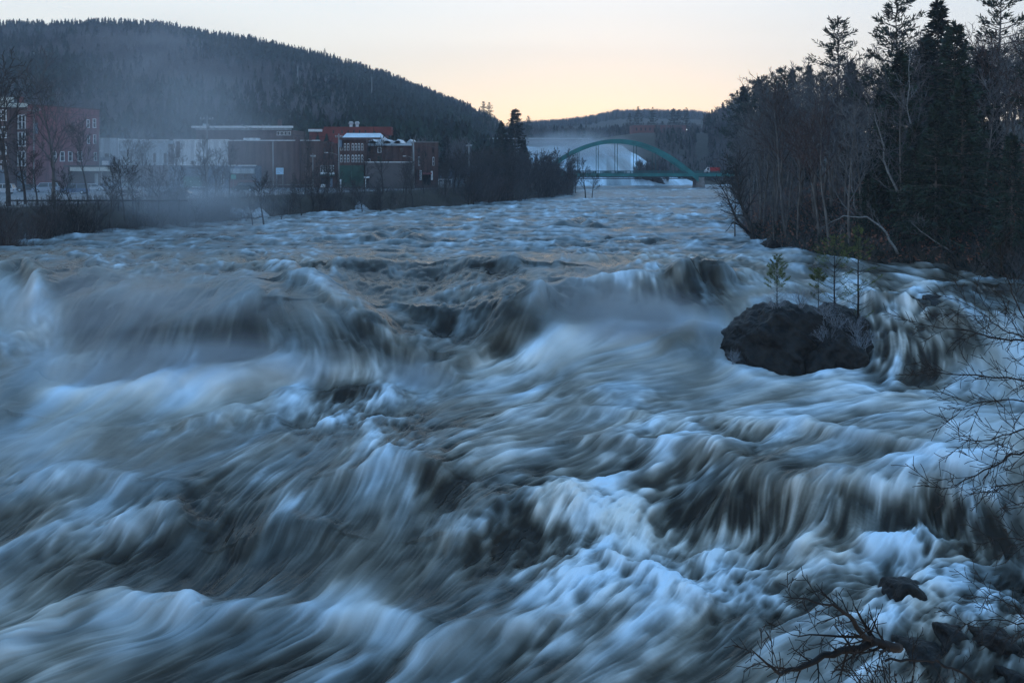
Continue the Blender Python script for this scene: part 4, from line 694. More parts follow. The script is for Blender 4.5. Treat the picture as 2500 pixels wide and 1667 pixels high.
# 6 long brick
b = B('long_brick_building', 'large blank brown brick building with thin pale coping in the middle of the town', 557, 780, 344, pb=459, depth=18, wall=M_BRICK, trim=M_TRIM)
b.slab('roof_unit', 594, 627, 337, 344, M_WHITE, 0, 3); b.slab('pilaster', 722, 733, 336, 455, M_DKBR, .5); b.win(713, 719, 423, 432, M_DKBR); b.slab('base_rail', 650, 765, 450, 451.5, M_POLE, 1.5, -1.3)
b = B('glazed_shop', 'single storey shop with a slanted glass front at the foot of the brick building', 559, 624, 405, pb=461, depth=5, wall=M_BLUEG, trim=M_TRIM); b.slab('awning', 566, 622, 412, 424, M_PALE, .9, .0); 
for x in (562, 573, 584, 595, 606): b.win(x, x+10, 424, 438, M_DARK, 0)
b.slab('brick_base', 559, 624, 440, 460, M_REDB, .25)
# 7 behind long cornice
b = B('white_corniced_building', 'long brick building with a broad white roof edge rising behind the white wall', 478, 716, 318, d=262, depth=16, wall=M_BRICK); b.slab('cornice', 470, 716, 308, 313, M_TRIM, 1.0); b.slab('cornice_lower', 478, 712, 313, 318, M_PALE, .5)
for x in (545, 590, 640, 655): b.slab('roof_vent', x, x+1.5, 303, 309, M_POLE, 0, .4)
b.slab('brick_stack', 678, 686, 292, 310, M_DKBR, 0, 1)
for x in (676, 685, 694, 703): b.win(x, x+7, 321, 330, M_TRIM, 0)
b.slab('rooftop_box', 495, 501, 302, 309, M_PALE, 0, 1)
# 8 red mill
b = B('red_mill_building', 'red flat roofed mill with two white roof ventilators behind the arched window block', 755, 925, 315, d=285, depth=22, wall=mat('mill_red', (.22, .050, .042), .8, .15, .3)); b.slab('raised_part', 790, 955, 310, 330, mat('mill_red', (0, 0, 0)), -.3, 8)
b.slab('snow_roof', 754, 787, 316, 322, M_TRIM, .8); 
for x in (849, 864):
    v = MB(); cx_ = b.loc_x(x+4); zb = b.h; v.tube([(cx_, 3, zb-.5), (cx_, 3, zb+1.4)], .45, 10); n_ = 10
    for k in range(4): v.tube([(cx_, 3, zb+1.3+k*.25), (cx_, 3, zb+1.5+k*.25)], [.75-abs(k-1.5)*.15, .8-abs(k-1.2)*.2], n_)
    v.build('roof_ventilator', M_WHITE, b.e, True)
for x in (812, 833, 848, 862, 876, 890): b.win(x, x+4, 318, 326, M_DKBR, 0)
# 9 narrow white bays
b = B('white_bay_storefront', 'narrow brick storefront with white upper window bays', 780, 824, 350, pb=460, depth=14, wall=M_DKBR)
for x in (783, 789, 795, 803, 810): b.win(x, x+5, 404, 425, M_TRIM, 0)
b.slab('bay_sill', 782, 817, 421, 426, M_TRIM, .5); b.win(788, 795, 360, 388, M_DKBR); b.win(808, 815, 360, 388, M_DKBR); b.slab('awning', 782, 817, 426, 430, M_GREEN, 1.2); b.slab('shop_window', 784, 800, 434, 450, M_GLASS, .2); b.slab('white_base', 783, 796, 450, 458, M_TRIM, .3); b.slab('door', 806, 812, 434, 458, M_BLUEG, .2)
# 10 arched block
b = B('arched_window_block', 'tall brick block with two rows of slim white arched windows over a dark green storefront', 827, 893, 339, pb=460, depth=20, wall=M_DKBR); b.slab('cornice', 826, 894, 338, 343, M_DKBR, .6)
for x in (831, 840, 848, 859, 866.5, 874, 882): b.win(x, x+4.6, 352, 367, M_TRIM, 1, True); b.win(x, x+4.6, 380, 396, M_TRIM, 1, True)
b.slab('green_storefront', 829, 889, 404, 457, M_GREEN, .35)
for x in (829, 858, 887): b.slab('storefront_pilaster', x, x+2, 404, 457, mat('green_trim', (.05, .11, .09), .7, .2, 1), .5)
b.slab('side_hoarding', 827, 836, 342, 360, M_BLUEG, .9); b.slab('white_door', 829, 834, 438, 458, M_TRIM, .5)
b = B('metal_roofed_building', 'building with a big pale blue sloping metal roof behind the arched window block', 829, 928, 336, d=248, depth=14, wall=M_BRICK)
a, c = b.loc_x(829), b.loc_x(924); zt = b.loc_z(829, 323); MB().add([(a, -1, b.h-.8), (c+1.2, -1, b.h-.8), (c-.6, 8, zt), (a+.4, 8, zt), (a, 16, b.h-.8), (c+1.2, 16, b.h-.8)], [(0, 1, 2, 3), (3, 2, 5, 4), (0, 3, 4), (1, 5, 2), (0, 4, 5, 1)]).build('metal_roof', M_METAL, b.e)
# 11 right brick range
b = B('brick_range_building', 'dark red brick building with a broad pale roof edge right of the arched window block', 893, 1011, 354, pb=459, depth=18, wall=M_DKBR); b.slab('roof_edge', 890, 1011, 351, 356, M_METAL, .6)
b.slab('metal_roof', 892, 975, 344, 351, M_METAL, -1, 9)
for x, t in ((897, 358), (922, 360), (976, 360)): b.win(x, x+9, t, t+12, M_DKBR if x != 922 else M_TRIM, 0)
b.win(898, 904, 388, 396, M_TRIM, 0); b.win(922, 931, 382, 394, M_GREEN, 0)
for k, x in enumerate((893, 928, 955, 985)):
    a, c, m_ = b.loc_x(x), b.loc_x(x+30), b.loc_x(x+15); z = b.h; MB().add([(a, 1, z), (m_, 1, z+1.3), (c, 1, z), (a, 12, z), (m_, 12, z+1.3), (c, 12, z)], [(0, 1, 2), (3, 5, 4), (0, 3, 4, 1), (1, 4, 5, 2), (0, 2, 5, 3)]).build('skylight_ridge', M_METAL, b.e)
b = B('low_grey_brick_building', 'low blank grey brick building with a thin white coping before the dark red range', 891, 1008, 397, pb=461, depth=6, wall=brickmat('grey_brick', (.12, .10, .10), (.09, .08, .08), (.14, .13, .13)), trim=M_TRIM); b.slab('entry_hood', 890, 902, 431, 435, M_TRIM, .8); b.slab('door', 893, 901, 436, 457, M_DARK, .2); b.slab('door_post', 892, 894, 436, 458, M_TRIM, .6)
b = B('corner_brick_block', 'right hand brick block with white window hoods and a tall narrow white sign strip', 1011, 1070, 348, pb=460, depth=14, wall=M_DKBR, ang=.25, trim=M_POLE)
for x0, t in ((1021, 360), (1055, 361), (1037, 371)): b.win(x0, x0+4, t, t+12, M_DKBR, 0)
b.win(1021, 1025, 384, 404, M_TRIM, 1, True); b.win(1056, 1060, 385, 404, M_TRIM, 1, True); b.slab('sign_strip', 1024, 1028.5, 416, 440, M_TRIM, .5); b.slab('awning', 1031, 1052, 422, 426, M_REDP, 1.2); b.slab('shop_window', 1032, 1051, 427, 452, M_GLASS, .15); b.slab('lower_trim', 1052, 1056, 418, 440, M_TRIM, .3)
for k in range(5): b.slab('sign_mark', 1025.2, 1027.3, 418+k*4.2, 420.4+k*4.2, M_BLUEG, .56)
# low house right and porch
b = B('white_low_house', 'low pale house half hidden by bare trees right of the brick block', 1108, 1192, 428, d=232, depth=9, wall=M_PALE, z0=2.6, parapet=.1); a, c = b.loc_x(1104), b.loc_x(1196); MB().add([(a, -1, b.h), (c, -1, b.h), (c, 5, b.h+2.2), (a, 5, b.h+2.2), (a, 11, b.h), (c, 11, b.h)], [(0, 1, 2, 3), (3, 2, 5, 4), (0, 3, 4), (1, 5, 2), (0, 4, 5, 1)]).build('pitched_roof', M_ROOF, b.e); b.win(1130, 1140, 436, 448); b.win(1165, 1175, 436, 448)
b = B('long_shed', 'long low grey shed behind the bare trees left of the broad pine', 1075, 1185, 415, d=262, depth=8, wall=M_BLUEG, z0=3, parapet=.1, trim=M_POLE)
pe = empty('white_porch', (bx(1070, 222), 222, 2.9), 'small white open porch frame by the bank, right of the brick block', 'porch'); q = 222/F
MB().box(0, 33*q, 0, 2.2, 2.0, 2.15).build('roof', M_TRIM, pe); MB().box(0, 33*q, 0, .08, .0, .12).build('rail', M_TRIM, pe)
for k in range(4): MB().box(k*10.6*q, k*10.6*q+.12, 0, .12, 0, 2.0).build('post', M_TRIM, pe)
for k in (0, 1): MB().box(.3+k*12*q, .3+k*12*q+.9, .3, .36, .1, 1.6).build('panel', M_WHITE, pe)
# poles
def pole(px, d, top, label, arm=0, z0=3.1, lamp=0, r=.16, box=False, name='utility_pole'):
    x = bx(px, d); h = CZ-(top-HY)/F*d-z0; e = empty(name, (x, d, z0), label, 'pole'); MB().tube([(0, 0, -.5), (rv(.1), 0, h)], [r*1.15, r*.75], 8).build('shaft', M_POLE, e, True)
    if arm:
        MB().box(-arm, arm, -.08, .08, h-.75, h-.58).build('crossarm', M_POLE, e)
        for k in (-1, -.5, .5, 1): MB().tube([(k*arm*.92, 0, h-.58), (k*arm*.92, 0, h-.32)], [.07, .05], 6).build('insulator', M_TRIM, e)
    if box: MB().tube([(.32, -.25, h-2.6), (.32, -.25, h-1.6)], .26, 10).build('transformer', M_POLE, e, True)
    if lamp: pts = [(0, 0, h*.62), (lamp*.5, -.3, h*.66), (lamp, -.5, h*.67)]; MB().tube(pts, .045, 6).build('lamp_arm', M_POLE, e); MB().box(lamp-.4, lamp+.25, -.65, -.4, h*.67-.08, h*.67+.05).build('lamp_head', M_TRIM, e)
    return e
pole(505, 190, 283, 'tall utility pole with crossarm before the white painted wall', 1.25, box=True); pole(667, 196, 345, 'plain pale pole before the long brick wall'); pole(827, 199, 327, 'utility pole with street lamp arm at the corner of the arched window block', .7, lamp=-2.3); pole(1010, 208, 341, 'pale pole with street lamp arm at the right end of the brick range', 0, lamp=-1.8, r=.2)
pole(764, 200, 375, 'thin dark pole before the brick wall right of the blue sign', .5, r=.1); pole(82, 190, 262, 'dark utility pole with crossarm before the red painted wall', 1.3, r=.13); pole(243, 195, 321, 'street lamp pole at the right edge of the red wall', 0, lamp=.6, r=.08); pole(1145, 235, 350, 'slim pole with short crossarm behind the low house', .7); pole(1272, 290, 348, 'slim pole beside the broad pine', .5)
pole(83, 640, 128, 'tall bare transmission pole on the hillside above the red building', 0, z0=gz(bx(83, 640), 640), r=.4); pole(727, 600, 162, 'tallest pale pole in the middle of the hillside', 0, z0=gz(bx(727, 600), 600), r=.4); pole(908, 640, 188, 'short pale pole on the hillside right of the tallest one', 0, z0=gz(bx(908, 640), 640), r=.35)
pole(1745, 640, 297, 'thin pole on the upper road by the right wood', .8, z0=gz(bx(1745, 640), 640), r=.25); pole(1372, 380, 400, 'pole with crossarm before the arch, above the thicket', 1.0, z0=1, r=.14, name='utility_pole')
# overhead wires
def wire(a, b_, lab, sag=1.2):
    a = P(*a); b_ = P(*b_); pts = [a.lerp(b_, k/12)-Vector((0, 0, sag*4*(k/12)*(1-k/12)))-a for k in range(13)]; tag(MB().tube(pts, .035, 4).build('overhead_wire', M_DARK, None, False, tuple(a)), lab, 'wire')
wire((482, 288, 190), (-60, 245, 180), 'overhead wire running from the tall crossarm pole to the left past the red wall'); wire((528, 288, 190), (827, 333, 199), 'overhead wire from the tall crossarm pole to the lamp arm pole'); wire((827, 335, 199), (1010, 345, 208), 'overhead wire between the two pale lamp poles on the right'); wire((1010, 345, 208), (1145, 352, 235), 'overhead wire from the right lamp pole to the slim pole behind the house'); wire((505, 300, 190), (667, 350, 196), 'lower overhead wire from the tall crossarm pole to the plain pole')
# signs
e = empty('shop_sign', (bx(684, 205), 205, 3.1), 'pale blue rectangular sign on twin posts before the long brick wall', 'sign'); q = 205/F; MB().box(-10*q, 8*q, -.1, .1, CZ-(426-HY)*q-3.1, CZ-(410-HY)*q-3.1).build('board', mat('pale_blue_board', (.42, .62, .78), .6, .06, 1), e)
for k in range(3): MB().box(-8*q, 6*q-k*.25, -.115, -.102, CZ-(414+k*4-HY)*q-3.15, CZ-(415.2+k*4-HY)*q-3.0).build('text_line', M_BLUEG, e)
for k in (-9, 6): MB().box(k*q, k*q+.12, -.06, .06, -.3, CZ-(426-HY)*q-3.103).build('post', M_POLE, e)
e = empty('small_sign', (bx(570, 182), 182, 3.1), 'small green street sign on a thin post left of the dark jeep', 'sign'); MB().tube([(0, 0, -.3), (0, 0, 2.6)], .06, 6).build('post', M_POLE, e); MB().box(-.45, .45, -.04, .04, 2.6, 3.4).build('board', mat('sign_green', (.10, .35, .28), .6, .05, 1), e)
# guard rail fence along the bank
e = empty('guard_rail', (bx(40, 128), 128, 2.9), 'low dark rail fence along the parking lot edge', 'fence'); xs = [k*2.6 for k in range(9)]
MB().box(-1, 22, -.06, .06, .75, .95).build('rail', M_DARK, e)
for x in xs: MB().box(x, x+.15, .061, .21, -.5, 1.0).build('post', M_DARK, e)
# ------------------------------------------------------------------ cars
def car(name, label, loc, rz, col, kind='sedan', L_=4.6, metal=.3):
    W_ = .9; Hh = {'sedan': 1.42, 'wagon': 1.48, 'suv': 1.78, 'van': 1.9}[kind]; e = empty(name, loc, label, 'car', rz=rz); h = L_/2
    if kind == 'sedan': roof = [(-.42, .60), (-.22, 1), (.16, 1), (.36, .66)]
    elif kind == 'wagon': roof = [(-.40, .60), (-.20, 1), (.36, .96), (.47, .62)]
    elif kind == 'suv': roof = [(-.30, .60), (-.20, 1), (.42, .98), (.48, .58)]
    else: roof = [(-.42, .52), (-.22, .98), (.46, 1), (.49, .55)]
    bl = .6*Hh if kind != 'suv' else .58*Hh; body = [(-h, .32), (-h, bl*.72), (-h*.94, bl*.86), (roof[0][0]*L_, bl), (roof[3][0]*L_, bl*1.02), (h*.97, bl*.98), (h, bl*.6), (h, .32)]
    m = bpy.data.materials.get('paint_'+name+str(col)) or bpy.data.materials.new('car_paint'); m.use_nodes = True; bb = m.node_tree.nodes['Principled BSDF']; bb.inputs['Base Color'].default_value = (*col, 1); bb.inputs['Roughness'].default_value = .3; bb.inputs['Metallic'].default_value = metal; bb.inputs['Coat Weight'].default_value = .6
    nz = m.node_tree.nodes.new('ShaderNodeTexNoise'); nz.inputs['Scale'].default_value = 3; mr_ = m.node_tree.nodes.new('ShaderNodeMapRange'); mr_.inputs[3].default_value = .25; mr_.inputs[4].default_value = .5; m.node_tree.links.new(nz.outputs[0], mr_.inputs[0]); m.node_tree.links.new(mr_.outputs[0], bb.inputs['Roughness'])
    b = MB(); n = len(body); vs = [(x, -W_*(1 if z > .4 else .94), z) for x, z in body]+[(x, W_*(1 if z > .4 else .94), z) for x, z in body]; b.add(vs, [tuple(range(n)), tuple(range(2*n-1, n-1, -1))]+[(i, n+i, n+(i+1) % n, (i+1) % n) for i in range(n)])
    R4 = [(x*L_, z*Hh if i in (1, 2) else bl*1.01) for i, (x, z) in enumerate(roof)]; wt = .74; gl = [(R4[0][0], -W_*.97, R4[0][1]), (R4[1][0], -W_*wt, R4[1][1]-.05), (R4[2][0], -W_*wt, R4[2][1]-.05), (R4[3][0], -W_*.97, R4[3][1])]; gl += [(x, -y, z) for x, y, z in gl]
    MB().add(gl, [(0, 1, 2, 3), (7, 6, 5, 4), (0, 4, 5, 1), (1, 5, 6, 2), (2, 6, 7, 3)]).build('windows', M_GLASS, e)
    t = .05; b.box(R4[1][0]-.05, R4[2][0]+.08, -W_*wt-.02, W_*wt+.02, R4[1][1]-.06, R4[1][1]+.03)
    for s in (-1, 1):
        for (p, q_) in ((0, 1), (3, 2)): a_ = Vector(gl[p]); c_ = Vector(gl[q_]); a_.y *= -s*-1 if s > 0 else -1*-1; c_.y = a_.y/abs(a_.y)*abs(c_.y); b.tube([(a_.x, s*abs(a_.y), a_.z), (c_.x, s*abs(c_.y), c_.z)], .05, 4)
        xm = (R4[1][0]+R4[2][0])/2; b.tube([(xm, s*W_*.97, bl), (xm, s*(W_*wt+.01), R4[1][1]-.03)], .045, 4)
    bo = b.build('body', m, e)
    for x in (-L_*.31, L_*.30):
        for s in (-1, 1):
            o = MB().tube([(x, s*(W_-.2), .34), (x, s*(W_+.02), .34)], .34, 16).build('wheel', M_RUBBER, e); MB().tube([(x, s*(W_+.0205), .34), (x, s*(W_+.035), .34)], .2, 12).build('rim', M_METAL, o)
    for s in (-1, 1):
        MB().box(-h-.02, -h-.002, s*.62-.2, s*.62+.2, bl*.55, bl*.7).build('headlight', M_TRIM, e); MB().box(h+.002, h+.02, s*.66-.15, s*.66+.15, bl*.62, bl*.82).build('taillight', M_REDP, e)
    return e
def carat(px, py, *a, **k):
    d = D(py, 3.15); name, label, rz, col, kind = a; return car(name, label, (bx(px, d), d, 3.15), rz, col, kind, **k)
carat(311, 486, 'parked_car', 'silver station wagon parked side on behind the guard rail', .05, (.45, .46, .48), 'wagon', L_=4.8, metal=.6); carat(430, 481, 'parked_car', 'dark car half veiled by mist right of the silver wagon', 3.2, (.06, .08, .11), 'sedan', L_=4.8)
carat(596, 468, 'parked_jeep', 'dark green boxy jeep parked before the glazed shop', 0, (.015, .035, .03), 'suv', L_=4.4, metal=0); carat(272, 466, 'parked_car', 'light blue hatchback behind the silver wagon', .2, (.25, .33, .42), 'sedan', L_=4.3); carat(290, 459, 'parked_van', 'grey green van behind the light blue hatchback', .1, (.13, .17, .17), 'van', L_=5.0)
carat(183, 474, 'parked_car', 'blue car parked between the bare trees before the canopy shop', .15, (.10, .16, .26), 'suv', L_=4.6); carat(222, 467, 'parked_car', 'white car nose to the canopy shop', .6, (.55, .57, .6), 'sedan'); carat(112, 470, 'parked_car', 'pale car behind the tall forked tree', .3, (.35, .40, .48), 'suv'); carat(70, 468, 'parked_car', 'dark car left of the tall forked tree', 3.3, (.05, .05, .06), 'sedan'); carat(3, 474, 'parked_car', 'white car cut by the left edge of the photo', .1, (.5, .53, .58), 'suv')
# ------------------------------------------------------------------ bridge
YB = 374.; q = YB/F; zr = 4.7; xc = bx(1507, YB); e = empty('arch_bridge', (xc, YB, 0), 'green steel arch bridge crossing the river below the falls', 'bridge'); Wb = 8.6
XL, XR = bx(1040, YB)-xc, bx(1830, YB)-xc; half = 198*q
MB().box(XL, XR, 0, Wb, zr-.35, zr).build('deck', M_CONC, e)
MB().box(XL, XR, -.30, -.003, zr-1.0, zr+.12).build('girder', M_TEAL, e); MB().box(XL, XR, Wb+.003, Wb+.30, zr-1.0, zr+.12).build('girder', M_TEAL, e); MB().box(XL, XR, .3, Wb-.3, zr-1.3, zr-.36).build('floor_beams', M_DARK, e)
g = MB(); g.tube([(XL, -.1, zr-1.75), (XR, -.1, zr-1.75)], .18, 8)
for k in range(64): x = XL+k*(XR-XL)/64; g.box(x, x+.1, -.15, -.05, zr-1.7, zr-1.0)
g.build('service_pipe', M_DARK, e)
for y in (-.25, Wb+.1):
    g = MB(); g.box(XL, XR, y, y+.12, zr+1.0, zr+1.12); g.box(XL, XR, y+.02, y+.1, zr+.18, zr+.24)
    x = XL; k = 0
    while x < XR:
        if k % 8 == 0: g.box(x, x+.5, y-.02, y+.14, zr+.12, zr+1.0)
        elif k % 16 > 9: g.box(x, x+.24, y+.03, y+.09, zr+.24, zr+1.0)
        else: g.box(x, x+.07, y+.03, y+.09, zr+.24, zr+1.0)
        x += .36; k += 1
    g.build('railing', M_TEALD, e)
za = CZ-(340-HY)*q; zbot = 3.6; rise = za-zbot
for y in (-.55, Wb+.05):
    g = MB(); n = 60; vs = []
    for i in range(n+1):
        t = -1+2*i/n; x = t*half; zt = zbot+rise*(1-t*t)-(.9*0); sl_ = math.atan(2*rise*t/half); th = 1.5/math.cos(sl_); 
        for (yy_, zz) in ((y, zt), (y+.5, zt), (y+.5, zt-th), (y, zt-th)): vs.append((x, yy_, zz))
    fs = [tuple(a) for i in range(n) for a in ((4*i, 4*i+1, 4*i+5, 4*i+4), (4*i+1, 4*i+2, 4*i+6, 4*i+5), (4*i+2, 4*i+3, 4*i+7, 4*i+6), (4*i+3, 4*i, 4*i+4, 4*i+7))]+[(0, 3, 2, 1), (4*n, 4*n+1, 4*n+2, 4*n+3)]
    g.add(vs, fs); g.build('arch_rib', M_TEAL, e)
    for k in range(-4, 5):
        x = k*46.7*q
        if abs(x) < half*.9:
            t = x/half; z1 = zbot+rise*(1-t*t)-1.5
            if z1 > zr+1.3: MB().box(x-.11, x+.11, y+.15, y+.35, zr+.12, z1).build('hanger', M_TEALD, e)
for t in (-.62, -.35, 0, .35, .62): x = t*half; z1 = zbot+rise*(1-t*t)-.6; MB().box(x-.15, x+.15, -.04, Wb+.04, z1-.3, z1).build('cross_brace', M_TEAL, e)
def pier(px0, px1, name_label=None):
    a, c = bx(px0, YB)-xc, bx(px1, YB)-xc; m = MB(); z1 = zr-1.32; vs = []; nn = 10
    for z, s in ((-3, 1.12), (1.2, 1.06), (z1-.7, 1.0), (z1-.69, 1.06), (z1, 1.06)):
        for i in range(16):
            an = 2*math.pi*i/16; cxx = (a+c)/2; hw = (c-a)/2*s; hy = Wb*.52*s; r_ = lambda v: math.copysign(abs(v)**.45, v); vs.append((cxx+hw*r_(math.cos(an)), Wb/2+hy*r_(math.sin(an)), z))
    m.add(vs, [(16*l+i, 16*l+(i+1) % 16, 16*(l+1)+(i+1) % 16, 16*(l+1)+i) for l in range(4) for i in range(16)]+[tuple(range(64, 80))]); m.build('pier', M_CONC, e)
pier(1700, 1722); pier(1296, 1318)
# red delivery truck on the bridge
xt = bx(1720, YB+3); e = empty('red_truck', (xt, YB+3, zr+.01), 'red box truck with pale cab on the right end of the bridge', 'truck'); M_RED = mat('truck_red', (.45, .02, .02), .4, .1, 1); M_PCAB = mat('truck_cab', (.55, .50, .50), .4, .1, 1)
MB().box(1.9, 5.7, -.95, .95, .7, 2.45).build('box', M_RED, e); MB().add([(0, -.9, .5), (1.85, -.9, .5), (1.85, -.9, 2.3), (1.1, -.85, 2.3), (.45, -.88, 1.45), (0, -.9, 1.3), (0, .9, .5), (1.85, .9, .5), (1.85, .9, 2.3), (1.1, .85, 2.3), (.45, .88, 1.45), (0, .9, 1.3)], [(0, 1, 2, 3, 4, 5), (11, 10, 9, 8, 7, 6), (0, 6, 7, 1), (1, 7, 8, 2), (2, 8, 9, 3), (3, 9, 10, 4), (4, 10, 11, 5), (5, 11, 6, 0)]).build('cab', M_PCAB, e); MB().box(.8, 1.6, -.915, .915, 1.45, 2.1).build('window', M_GLASS, e); MB().box(.3, 5.6, -.5, .5, .45, .69).build('chassis', M_DARK, e)
for x in (.9, 4.6):
    for s in (-1, 1): MB().tube([(x, s*.6, .42), (x, s*.93, .42)], .42, 14).build('wheel', M_RUBBER, e)
# ------------------------------------------------------------------ falls, dam, mill
def falls():
    us = np.linspace(1150, 1720, 300); ts = np.linspace(0, 1, 260); U, T = np.meshgrid(us, ts)
    # foot and lip of the cascade (photo rows), the lip further off
    foot = np.interp(U, [1150, 1300, 1450, 1640, 1720], [428, 427, 427, 424, 424]); lip = np.interp(U, [1150, 1280, 1395, 1400, 1450, 1520, 1600, 1720], [355, 353, 356, 362, 348, 348, 372, 400])
    Y = 405+T*150; py = foot+(lip-foot)*(T**.8); X = (U-HX)/F*Y; n1 = vn(X*.08+5, T*3)*2.5+vn(X*.35, T*9)*.9; py = py+0; Z = -1+(CZ-(lip-HY)/F*555+1)*T**.62+n1*sstep(0, .15, T)*.5
    Z = Z+sstep(1540, 1660, U)*-2.5
    fm = np.clip(.75+.4*vn(X*.05, T*2)+.3*vn(X*.35, T*4)+.15*vn(X*1.5, T*9), 0, 1)*np.where((U > 1480) & (U < 1540), .75, 1); me = npmesh('falls', np.stack([X, Y, Z], -1).reshape(-1, 3), gridfaces(*X.shape), bpy.data.materials['river_water'])
    for nm, arr in (('foam', fm), ('tint', np.full_like(fm, .7))): at_ = me.attributes.new(nm, 'FLOAT', 'POINT'); at_.data.foreach_set('value', arr.astype(np.float32).ravel())
    o = bpy.data.objects.new('waterfall', me); link(o); tag(o, kind='structure')
falls()
e = empty('dam', (bx(1300, 560), 560, 0), 'long low dam with water sliding over its straight crest behind the falls', 'dam'); q = 560/F; zt = CZ-(339-HY)*q; zb = CZ-(358-HY)*q
MB().box(-150*q, 145*q, 0, 5, zb-4, zt).build('wall', mat('wet_dam_face', (.20, .20, .22), .5, .3, .12, (.12, .12, .14), stretch=(1, 1, .2)), e); MB().box(-150*q, 145*q, -.35, 5.3, zt+.002, zt+.35).build('crest', M_TRIM, e)
e = empty('diversion_wall', (bx(1388, 540), 540, 0), 'angled stone wall running from the falls up to the dam end', 'wall'); q = 540/F; MB().add([(0, 0, -2+CZ-(362-HY)*q), (0, 0, CZ-(351-HY)*q), (60*q, 12, CZ-(339-HY)*q), (60*q, 12, CZ-(352-HY)*q), (0, 2, -2+CZ-(362-HY)*q), (0, 2, CZ-(351-HY)*q), (60*q, 14, CZ-(339-HY)*q), (60*q, 14, CZ-(352-HY)*q)], [(0, 3, 2, 1), (4, 5, 6, 7), (1, 2, 6, 5), (0, 1, 5, 4), (3, 7, 6, 2)]).build('stone_face', mat('wall_stone', (.22, .19, .19), .9, .3, .4), e)
b = B('brick_mill', 'long flat brick mill on the plateau above the falls', 1545, 1675, 306, d=632, depth=18, wall=mat('mill_brick_far', (.20, .085, .08), .9, .15, .1), z0=24, trim=M_POLE)
for k in range(11): b.win(1552+k*11, 1556+k*11, 312, 319, M_DKBR, 0)
M_LAMP = emis('lamp_glow', (1, .97, .9), 9)
def glow(px, py, d, r, label, name='yard_lamp', two=0):
    e = empty(name, (bx(px, d), d, CZ-(py-HY)/F*d), label, 'lamp' if not two else 'car')
    for k in ((0,) if not two else (-two, two)):
        me = bpy.data.meshes.new('bulb'); bm = __import__('bmesh').new(); __import__('bmesh').ops.create_icosphere(bm, subdivisions=2, radius=r); bm.to_mesh(me); bm.free(); me.materials.append(M_LAMP); o = bpy.data.objects.new('lamp' if not two else 'headlight', me); link(o, e); o.location = (k, -.3 if not two else -2.2, 0)
    return e
g_ = glow(1676, 317, 628, .2, 'bright white lamp at the right end of the brick mill'); MB().tube([(0, 0, -5), (0, 0, .2)], .12, 6).build('post', M_POLE, g_)
d_ = 560.; zc = CZ-(367-HY)/F*d_
g_ = glow(1714, 367, d_, .22, 'far car with lit headlights on the lower road right of the arch', 'far_car', .6); MB().box(-.85, .85, -2.1, 2.2, -.5, .35).build('body', M_DARK, g_); MB().box(-.7, .7, -1.0, 1.6, .351, .9).build('cabin', M_GLASS, g_)
for px, py, lab in ((1735, 327, 'small white car on the upper road beside the thin pole'), (1773, 328, 'small pale car on the upper road at the edge of the wood')): 
    z_ = CZ-(py+2.5-HY)/F*620; c_ = car('far_car', lab, (bx(px, 620), 620, z_), 0, (.6, .6, .62), 'sedan')
# upper embankment road and retaining edge
MB().box(bx(1545, 620), bx(1830, 620), 622, 634, CZ-(331.5-HY)/F*620-3, CZ-(329-HY)/F*620).build('upper_road', M_ASPH)['kind'] = 'structure'
MB().box(bx(1640, 556), bx(1745, 556), 558, 566, CZ-(374-HY)/F*556-3, CZ-(371-HY)/F*556).build('lower_road', M_ASPH)['kind'] = 'structure'
# ------------------------------------------------------------------ rocks
M_ROCK = mat('wet_rock', (.020, .018, .016), .6, .4, 1.6, (.004, .004, .004), bump=1.0, detail=10, spec=.15); M_ROCK.node_tree.nodes['Principled BSDF'].inputs['Roughness'].default_value = .5; [setattr(n.inputs['Distance'], 'default_value', .3) for n in M_ROCK.node_tree.nodes if n.bl_idname == 'ShaderNodeBump']; M_ICE = mat('frosted_twig', (.20, .22, .25), .6, .2, 3); M_LICH = mat('lichen', (.22, .24, .22), .9, .3, 6)
def rock(name, label, c, planes, seed, amp=.12, sc=1.0, res=56, m=None):
    rng = np.random.RandomState(seed); nt_, np_ = res*2, res; th = np.linspace(0, 2*np.pi, nt_, endpoint=False); ph = np.linspace(.001, np.pi-.001, np_); TH, PH = np.meshgrid(th, ph)
    d = np.stack([np.cos(TH)*np.sin(PH), np.sin(TH)*np.sin(PH), np.cos(PH)], -1); r = np.zeros(TH.shape); k = 15.0
    for nx, ny, nz, h in planes:
        nn = np.array([nx, ny, nz]); nn = nn/np.linalg.norm(nn); r += np.maximum((d@nn)/h, 0)**k
    r = r**(-1/k)*sc; p = d*r[...,None]
    f = fbm(p[...,0]*.9+seed, p[...,1]*.9+p[...,2]*.7, 5)*amp*2.2+fbm(p[...,2]*1.3+p[...,0]*.3, p[...,1]*1.1+seed, 4)*amp*1.6+abs(fbm(p[...,0]*2+p[...,2]*2.3, p[...,1]*2-p[...,2], 4))*amp*1.9
    p = p*(1+(f/np.maximum(r, .3)))[...,None]; V = p.reshape(-1, 3); idx = np.arange(nt_*np_).reshape(np_, nt_); Fq = np.stack([idx[:-1], np.roll(idx, -1, 1)[:-1], np.roll(idx, -1, 1)[1:], idx[1:]], -1).reshape(-1, 4)[:, ::-1]
    e = bpy.data.objects.new(name, npmesh(name, V, Fq, m or M_ROCK, True)); link(e); e.location = tuple(c); tag(e, label, 'rock'); return e
C1 = P(1905, 850, 60.2)
